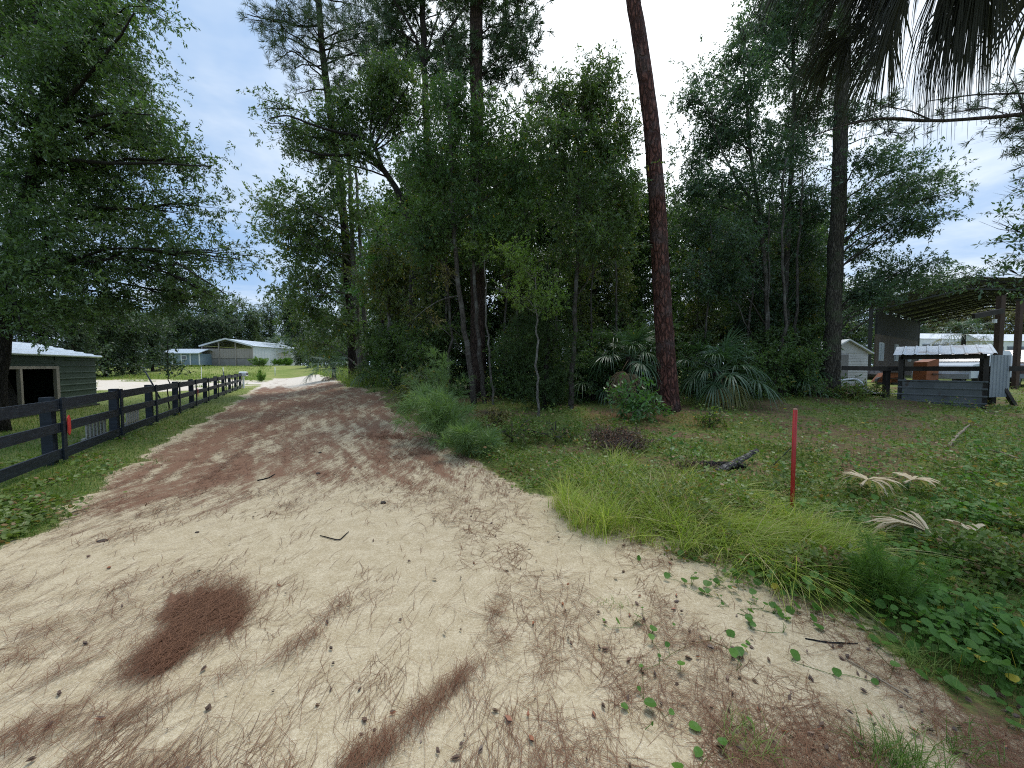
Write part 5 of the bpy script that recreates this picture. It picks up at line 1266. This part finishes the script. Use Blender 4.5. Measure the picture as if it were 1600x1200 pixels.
# dark rail fence
M['old_wood'] = solid_mat('dark_old_timber', (.028, .024, .020), (.045, .038, .032), .8, 6, (1, 1, .4))
M['rust_post'] = solid_mat('brown_timber_post', (.075, .045, .030), (.05, .03, .022), .8, 6, (1, 1, .4))
o = thing('rail_fence', 'dark single rail timber fence crossing behind the clearing', 'fence', gpx(1388, 12.0))
FP = [(1312, 12.6), (1386, 12.3), (1552, 11.2), (1700, 10.6)]
PP = [gpx(*q) for q in FP]
for k, q in enumerate(PP):
    if k == 0: continue
    b = MB(); b.box(q + [0, 0, .45], (.13, .13, 1.1)); b.build('post', M['old_wood'], o)
for k in range(3):
    za = at(FP[k][0], 572 + (3 if k == 0 else 4), FP[k][1])[2]; zb = at(FP[k + 1][0], 576, FP[k + 1][1])[2]
    b = MB(); b.beam(np.array([PP[k][0], PP[k][1] - .09, za]), np.array([PP[k + 1][0], PP[k + 1][1] - .09, zb]), .05, .14, up3); b.build('rail', M['old_wood'], o)
b = MB(); b.beam(PP[2] + [.35, -.3, -.1], PP[2] + [0.02, -.05, .85], .09, .09, (0, 1, 0)); b.build('brace', M['old_wood'], o)

# little animal shelter
M['galv'] = solid_mat('old_galvanised_sheet', (.12, .13, .13), (.08, .09, .09), .6, 1.6, spec=.3, c3=(.07, .055, .045), s3=4, t3=.62)
M['galv_light'] = solid_mat('pale_galvanised_sheet', (.29, .32, .35), (.22, .25, .28), .45, 1.5, spec=.5)
M['rusty_roof'] = solid_mat('white_sheet_with_rust', (.62, .65, .67), (.55, .58, .60), .4, .9, spec=.5, c3=(.23, .15, .11), s3=1.3, t3=.56)
a0 = gpx(1404, 11.9); a1 = gpx(1546, 10.6)
f, ax = frame([a0[0], a0[1], min(a0[2], a1[2]) - .02], (a1 - a0)[:2]); W_ = float(np.linalg.norm((a1 - a0)[:2]))
o = thing('animal_shelter', 'low sheet metal animal shelter with an open band under its rusty white roof', 'shelter', f([W_ / 2, .6, 0]))
b = MB(); ribbed(b, f, [0, 0, 0], [0, 0, 1], [1, 0, 0], .82, W_, [0, -1, 0], .205, .016); b.build('front_wall', M['galv'], o)
Ht, DPs = 1.97 - (min(a0[2], a1[2]) - .02), 1.3
b = MB(); ribbed(b, f, [-.12, -.18, Ht - .03], [1, 0, 0], nrm(np.array([0, DPs + .3, .30])), W_ + .24, DPs + .35, [0, -.2, 1], .25, .02); b.build('roof', M['rusty_roof'], o)
for x_, y_ in ((.05, .04), (W_ - .05, .04), (.05, DPs), (W_ - .05, DPs)):
    b = MB(); hh = Ht + .02 + (.25 if y_ > 1 else -.05); b.box(f([x_, y_, hh / 2 - .05]), (.10, .08, hh), ax); b.build('corner_post', M['old_wood'], o)
b = MB(); b.box(f([W_ / 2, .03, Ht - .10]), (W_ - .1, .06, .13), ax); b.build('front_beam', M['old_wood'], o)
b = MB(); ribbed(b, f, [W_ + .06, .5, .35], nrm(np.array([.5, .8, 0])), [0, 0, 1], .75, 1.2, [.8, -.5, 0], .13, .015); b.build('side_panel', M['galv_light'], o)
b = MB(); b.box(f([.02, .35, .95]), (.03, .6, .5), ax); b.build('side_sheet', M['galv_light'], o)

# pole barn
Pn = np.array([32.1, 27.4, 0.]); av = np.array([.8203, .5720]); 
f, ax = frame([Pn[0], Pn[1], G(27.2, 24.)], av)      # x along the ridge, y to the far left eave
o = thing('pole_barn', 'large open pole barn with a trussed metal roof behind the shelter', 'barn', f([12, 0, 0]))
RL, HS, RZ_, EZ = 18.0, 5.0, 7.15, 6.05
b = MB()
for s_ in (1, -1):
    vec = np.array([0, -s_ * HS, RZ_ - EZ]); Ls = np.linalg.norm(vec); vec /= Ls
    ribbed(b, f, [-.6, s_ * (HS + .3), EZ - .05], vec, [1, 0, 0], Ls + .3, RL + 1.2, np.array([0, s_ * vec[2], abs(vec[1])]), .6, .05)
M['barn_roof'] = solid_mat('grey_sheet_roof', (.10, .11, .12), (.07, .08, .09), .6, .6, spec=.3)
M['steel'] = solid_mat('dark_steel', (.03, .03, .032), (.05, .048, .046), .6, 2)
b.build('roof', M['barn_roof'], o)
for k in range(7):
    x_ = RL * k / 6
    b = MB()
    for s_ in (1, -1):
        b.beam(f([x_, s_ * HS, EZ - .18]), f([x_, 0, RZ_ - .16]), .1, .12, up3); b.beam(f([x_, s_ * HS, EZ - .62]), f([x_, 0, RZ_ - .75]), .08, .10, up3)
        n = 8
        for j in range(n):
            t0, t1 = j / n, (j + .5) / n
            b.beam(f([x_, s_ * HS * (1 - t0), EZ - .18 + (RZ_ - EZ) * t0]), f([x_, s_ * HS * (1 - t1), EZ - .62 + (RZ_ - EZ - .13) * t1]), .04, .04, up3)
            b.beam(f([x_, s_ * HS * (1 - t1), EZ - .62 + (RZ_ - EZ - .13) * t1]), f([x_, s_ * HS * (1 - (j + 1) / n), EZ - .18 + (RZ_ - EZ) * (j + 1) / n]), .04, .04, up3)
    b.build('truss', M['steel'], o)
    for s_ in (1, -1):
        b = MB(); b.box(f([x_, s_ * HS, EZ / 2 - .2]), (.22, .22, EZ), ax); b.build('post', M['steel'], o)
for j in range(9):
    y_ = -HS + 2 * HS * j / 8; zz = RZ_ - .04 - (RZ_ - EZ) * abs(y_) / HS
    b = MB(); b.beam(f([-.5, y_, zz - .07]), f([RL + .5, y_, zz - .07]), .06, .10, up3); b.build('purlin', M['steel'], o)
M['brown_wall'] = solid_mat('brown_board_wall', (.115, .085, .066), (.085, .062, .050), .8, 1.2, (1, 1, .2))
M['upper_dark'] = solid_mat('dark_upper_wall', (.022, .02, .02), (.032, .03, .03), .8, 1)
b = MB(); b.box(f([8.0, HS - .3, 1.75]), (15.6, .12, 3.6), ax); b.build('lower_wall', M['brown_wall'], o)
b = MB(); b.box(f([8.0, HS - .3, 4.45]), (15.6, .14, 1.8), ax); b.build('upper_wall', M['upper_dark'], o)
for x_ in (1.6, 6.6, 11.8):
    b = MB(); b.box(f([x_, HS - .40, 2.15]), (1.15, .08, 1.5), ax); w_ = b.build('window', M['white_wall'], o)
    b = MB(); b.box(f([x_, HS - .46, 2.15]), (.95, .04, 1.3), ax); b.build('pane', M['galv_light'], w_)

# brown timber posts with a cross arm
q = gpx(1558, 14.5); zt = at(1558, 462, 14.5)[2]
o = thing('timber_post', 'brown timber post with a short cross arm and a white insulator', 'post', q)
b = MB(); b.box([q[0], q[1], (q[2] + zt) / 2 - .1], (.17, .17, zt - q[2] + .2)); b.build('post', M['rust_post'], o)
za = at(1540, 490, 14.3)[2]
b = MB(); b.beam(np.array([*at(1521, 493, 14.3)[:2], za - .1]), np.array([*at(1567, 488, 14.3)[:2], za + .1]), .1, .18, up3); b.build('cross_arm', M['old_wood'], o)
b = MB(); c = at(1553, 502, 14.35); b.tube(np.array([c - [0, .02, .07], c - [0, .02, -.07]]), .06, 8); b.build('insulator', M['white'], o)
q = gpx(1588, 16); zt = at(1588, 470, 16)[2]
o = thing('timber_post', 'plain brown timber post standing past the one with a cross arm', 'post', q)
b = MB(); b.box([q[0], q[1], (q[2] + zt) / 2 - .1], (.15, .15, zt - q[2] + .2)); b.build('post', M['rust_post'], o)
b = MB(); b.box([q[0], q[1], zt + .03], (.18, .18, .06)); b.build('cap', M['old_wood'], o)

# long white trailer under the barn, vehicles and equipment
def trailer(name, label, cat, px0, px1, Y, ztop, zr, zb):
    A = gpx(px0, Y); B = gpx(px1, Y); f, ax = frame([A[0], A[1], 0], (B - A)[:2] + np.array([0, .6])); W_ = float(np.linalg.norm((B - A)[:2]))
    g0 = A[2]
    o = thing(name, label, cat, f([W_ / 2, 1.2, g0]))
    b = MB(); b.box(f([W_ / 2, 1.2, (zb + zr) / 2]), (W_, 2.4, zr - zb), ax); b.build('body', M['white'], o)
    b = MB(); b.prism([f([-.1, -.15, zr]), f([-.1, 1.2, ztop]), f([-.1, 2.55, zr])], f([W_ + .2, 0, 0]) - f([0, 0, 0])); b.build('roof', M['white'], o)
    n = int(W_ / 1.5)
    for k in range(n):
        b = MB(); b.box(f([.9 + k * (W_ - 1) / n, -.03, zb + (zr - zb) * .58]), (1.05, .05, (zr - zb) * .42), ax); fr_ = b.build('window', M['galv_light'], o)
        b = MB(); b.box(f([.9 + k * (W_ - 1) / n, -.065, zb + (zr - zb) * .58]), (.9, .03, (zr - zb) * .34), ax); b.build('pane', M['window'], fr_)
    for x_ in (W_ * .25, W_ * .35, W_ * .8):
        b = MB(); c = f([x_, 0.1, g0 + .36]); b.tube(np.array([c - ax[1] * .12, c + ax[1] * .12]), .36, 14); b.build('wheel', M['steel'], o)
    return o
trailer('travel_trailer', 'long white trailer with a pale roof parked past the far end of the pole barn', 'trailer', 1436, 1530, 52, 6.1, 5.3, 2.0)
trailer('motorhome', 'white roofed motorhome with dark windows parked beside the long trailer', 'motorhome', 1530, 1720, 46, 5.5, 4.6, 1.6)

def car(name, label, px, Y, dirv, paint, pickup=True):
    A = gpx(px, Y); f, ax = frame(A, dirv)
    o = thing(name, label, 'pickup truck' if pickup else 'car', A)
    prof = [(-2.5, .45), (-2.55, .95), (-2.4, 1.05), (-.6, 1.1), (-.55, 1.12), (1.15, 1.12), (2.35, 1.0), (2.5, .8), (2.5, .45)]
    b = MB(); b.prism([f([x, -.9, z]) for x, z in prof], f([0, 1.8, 0]) - f([0, 0, 0])); b.build('body', paint, o)
    cab = [(-.75, 1.12), (-.6, 1.72), (.35, 1.75), (1.15, 1.12)] if pickup else [(-1.9, 1.08), (-1.2, 1.62), (.3, 1.64), (1.2, 1.12)]
    b = MB(); b.prism([f([x, -.8, z]) for x, z in cab], f([0, 1.6, 0]) - f([0, 0, 0])); cb_ = b.build('cab', paint, o)
    b = MB(); b.prism([f([x, -.83, z]) for x, z in [(cab[0][0] + .12, 1.18), (cab[1][0] + .08, 1.64), (cab[2][0] - .05, 1.66), (cab[3][0] - .2, 1.18)]], f([0, .02, 0]) - f([0, 0, 0])); b.build('side_window', M['window'], cb_)
    wv = np.array([cab[3][0] + .015, 0, 1.14]); wt = np.array([cab[2][0] + .03, 0, 1.70])
    b = MB(); b.prism([f(wv + [0, -.7, 0]), f(wv + [0, .7, 0]), f(wt + [0, .65, 0]), f(wt + [0, -.65, 0])], f([.02, 0, .015]) - f([0, 0, 0])); b.build('windshield', M['window'], cb_)
    for x_ in (-1.55, 1.55):
        for y_ in (-.85, .85):
            c = f([x_, y_, .38]); b = MB(); b.tube(np.array([c - ax[1] * .12, c + ax[1] * .12]), .38, 18); w_ = b.build('wheel', M['steel'], o)
            b = MB(); b.tube(np.array([c - ax[1] * .14, c + ax[1] * .14]), .2, 12); b.build('rim', M['galv_light'], w_)
    for y_ in (-.7, .7):
        b = MB(); b.box(f([2.51, y_, .85]), (.05, .3, .16), ax); b.build('headlight', M['white'], o)
    b = MB(); b.box(f([2.55, 0, .52]), (.12, 1.8, .2), ax); b.build('bumper', M['galv_light'], o)
    return o
M['car_white'] = solid_mat('white_car_paint', (.60, .64, .68), (.55, .6, .65), .25, 1, spec=.6)
M['car_brown'] = solid_mat('brown_car_paint', (.12, .07, .055), (.09, .055, .045), .3, 1, spec=.6)
car('pickup_truck', 'brown pickup truck parked beyond the timber posts', 1612, 18.5, (-.75, -.5), M['car_brown'])
car('parked_car', 'pale blue white car seen through the open band of the shelter', 1515, 17.5, (-.9, -.35), M['car_white'], False)
M['orange'] = solid_mat('rusty_orange_paint', (.27, .085, .03), (.20, .065, .025), .6, 3, c3=(.12, .05, .03), s3=6)
for lab, px, Y, s_, fl in (('orange steel hopper with sloping sides on the yard behind the rail fence', 1378, 20, .5, 0), ('orange machine bucket seen through the open band of the shelter', 1432, 16.5, .38, 1)):
    A = gpx(px, Y); f, ax = frame(A, (1, -.3 + .4 * fl))
    o = thing('hopper', lab, 'hopper', A)
    b = MB()
    prof = [(-1.0 * s_, .1), (-.4 * s_, 1.15 * s_), (.8 * s_, 1.2 * s_), (.9 * s_, .1)] if not fl else [(-.8 * s_, .15), (-.7 * s_, 1.1), (.7 * s_, 1.25), (.75 * s_, .15)]
    b.prism([f([x, -.6, z]) for x, z in prof], f([0, .5, 0]) - f([0, 0, 0])); b.build('body', M['orange'], o)
    for k in range(3):
        b = MB(); zz = .3 + .3 * k; b.box(f([.15, -.63, zz]), (1.0 * s_, .05, .05), ax); b.build('rib', M['rust_post'], o)
    for x_ in (-.6, .6):
        c = f([x_ * s_, -.5, .18]); b = MB(); b.tube(np.array([c - ax[1] * .1, c + ax[1] * .1]), .2, 12); b.build('wheel', M['steel'], o)
A = gpx(1360, 21.5); f, ax = frame(A, (1, 0))
b = MB()
for k in range(16):
    c = A + np.array([rng.uniform(-1.4, 1.4), rng.uniform(-.6, .6), 0]); sz_ = rng.uniform(.25, .6); c[2] += sz_ * .4 + max(0, .8 - abs(c[0] - A[0])) * .5
    b.tube(np.array([c - [0, 0, sz_ * .5], c, c + [0, 0, sz_ * .5]]), [sz_ * .5, sz_ * .6, sz_ * .25], 8, .15, k)
setting(b.build('junk_heap', M['steel']), 'dark heap of scrap in front of the barn wall', 'stuff')
# black plastic sheet and bent white pipe by the lichened pine
A = at(1350, 596, 13.2); g0 = G(A[0], A[1])
b = MB(); n = 22; X, Y_ = np.meshgrid(np.linspace(-.9, 1.0, n), np.linspace(-.5, .5, 12))
Z = .30 * np.exp(-((X + .35) / .5) ** 2 - (Y_ / .35) ** 2) + .06 * (fbm(X * 3 + 5, Y_ * 4 + 5, 9) - .3) + .03
V = np.stack([A[0] + X, A[1] + Y_, g0 + Z], -1).reshape(-1, 3); i = (np.arange(11)[:, None] * n + np.arange(n - 1)[None]).ravel()
b.add(V, np.stack([i, i + 1, i + 1 + n, i + n], -1)); b.add(V - [0, 0, .012], np.stack([i, i + n, i + 1 + n, i + 1], -1))
M['plastic'] = solid_mat('black_plastic', (.010, .010, .011), (.016, .016, .017), .35, 4, spec=.6)
tag(b.build('tarp', M['plastic'], None, True), 'crumpled black plastic sheet on the ground beside the lichened pine', 'tarp')
b = MB(); Q = np.array([at(1314, 594, 12.6), at(1332, 592, 12.6), at(1340, 593, 12.5), at(1347, 598, 12.4), at(1354, 606, 12.3)]); s = np.linspace(0, 4, 20)
b.tube(np.stack([np.interp(s, np.arange(5), Q[:, k]) for k in range(3)], -1), .03, 8, 0); 
tag(b.build('bent_pipe', M['white'], None, True), 'bent white pipe sticking up beside the lichened pine', 'pipe')

# ------------------------------------------------------------------ light, sky, camera
sun_dir = np.array([.25, .45, 1.3]); sun_dir /= np.linalg.norm(sun_dir)
el = math.asin(sun_dir[2]); az = math.atan2(sun_dir[0], sun_dir[1])
w = bpy.data.worlds.new('World'); S.world = w; w.use_nodes = True
nt = w.node_tree; nt.nodes.clear(); k = NT(nt)
sky = k.n('ShaderNodeTexSky'); sky.sky_type = 'NISHITA'; sky.sun_disc = False; sky.sun_elevation = el; sky.sun_rotation = az
sky.air_density = 1.0; sky.dust_density = 2.0; sky.ozone_density = 1.0
tc = k.n('ShaderNodeTexCoord'); d = tc.outputs['Generated']
sep = k.n('ShaderNodeSeparateXYZ'); k.put(sep.inputs[0], d)
zz = k.math('MAXIMUM', k.math('ADD', sep.outputs['Z'], .16), .1)
cmb = k.n('ShaderNodeCombineXYZ'); k.put(cmb.inputs[0], k.math('DIVIDE', sep.outputs['X'], zz)); k.put(cmb.inputs[1], k.math('DIVIDE', sep.outputs['Y'], zz))
n1 = k.noise(.75, 6, .58, cmb.outputs[0], .4); n2 = k.noise(2.4, 5, .6, cmb.outputs[0], .3)
dot = k.n('ShaderNodeVectorMath', operation='DOT_PRODUCT'); k.put(dot.inputs[0], d); gl = nrm(np.array([.30, 1, .82])); dot.inputs[1].default_value = tuple(gl)
glow = k.math('POWER', k.math('MAXIMUM', dot.outputs['Value'], 0.0), 9.0)
cov = k.math('ADD', k.math('ADD', k.math('MULTIPLY', n1, .75), k.math('MULTIPLY', n2, .25)), k.math('MULTIPLY', glow, .34))
mask = k.ramp(cov, .33, .70)
skyc = k.mix(.82, sky.outputs[0], (2.5, 4.2, 6.9))          # thin veil of high cloud over the blue
cl = k.mix(k.ramp(n2, .3, .7), (4.9, 5.8, 6.9), (6.6, 7.2, 7.8))
cl = k.mix(glow, cl, (12.5, 13.2, 13.8))
col = k.mix(mask, skyc, cl)
zen = k.math('ADD', 1.0, k.math('MULTIPLY', k.ramp(sep.outputs['Z'], .72, .98), .7))   # overcast is brightest overhead
col = k.mix(1.0, col, zen, 'MULTIPLY')
bg = k.n('ShaderNodeBackground'); k.put(bg.inputs['Color'], col); bg.inputs['Strength'].default_value = .095
wo = k.n('ShaderNodeOutputWorld'); nt.links.new(bg.outputs[0], wo.inputs[0])

L_ = bpy.data.lights.new('sun', 'SUN'); L_.energy = 1.45; L_.angle = R_(20); L_.color = (1, .96, .9)
so = bpy.data.objects.new('sun', L_); COL.objects.link(so)
from mathutils import Vector
so.rotation_euler = Vector(tuple(-sun_dir)).to_track_quat('-Z', 'Y').to_euler(); so.location = (0, 0, 30)

cam = bpy.data.cameras.new('camera'); co = bpy.data.objects.new('camera', cam); COL.objects.link(co)
cam.sensor_width = 36; cam.lens = 36 * FPX / 1600; cam.clip_start = .05; cam.clip_end = 6000
co.location = (0, 0, CAMH); co.rotation_euler = (PI / 2 - PITCH, 0, 0)
S.camera = co
S.view_settings.view_transform = 'Standard'; S.view_settings.look = 'None'; S.view_settings.gamma = 1; S.view_settings.exposure = .55
S.render.engine = 'CYCLES'
S.cycles.max_bounces = 5; S.cycles.diffuse_bounces = 3; S.cycles.glossy_bounces = 2; S.cycles.transmission_bounces = 3; S.cycles.transparent_max_bounces = 4
S.cycles.use_denoising = False
S.cycles.pixel_filter_type = 'BLACKMAN_HARRIS'; S.cycles.filter_width = 1.1
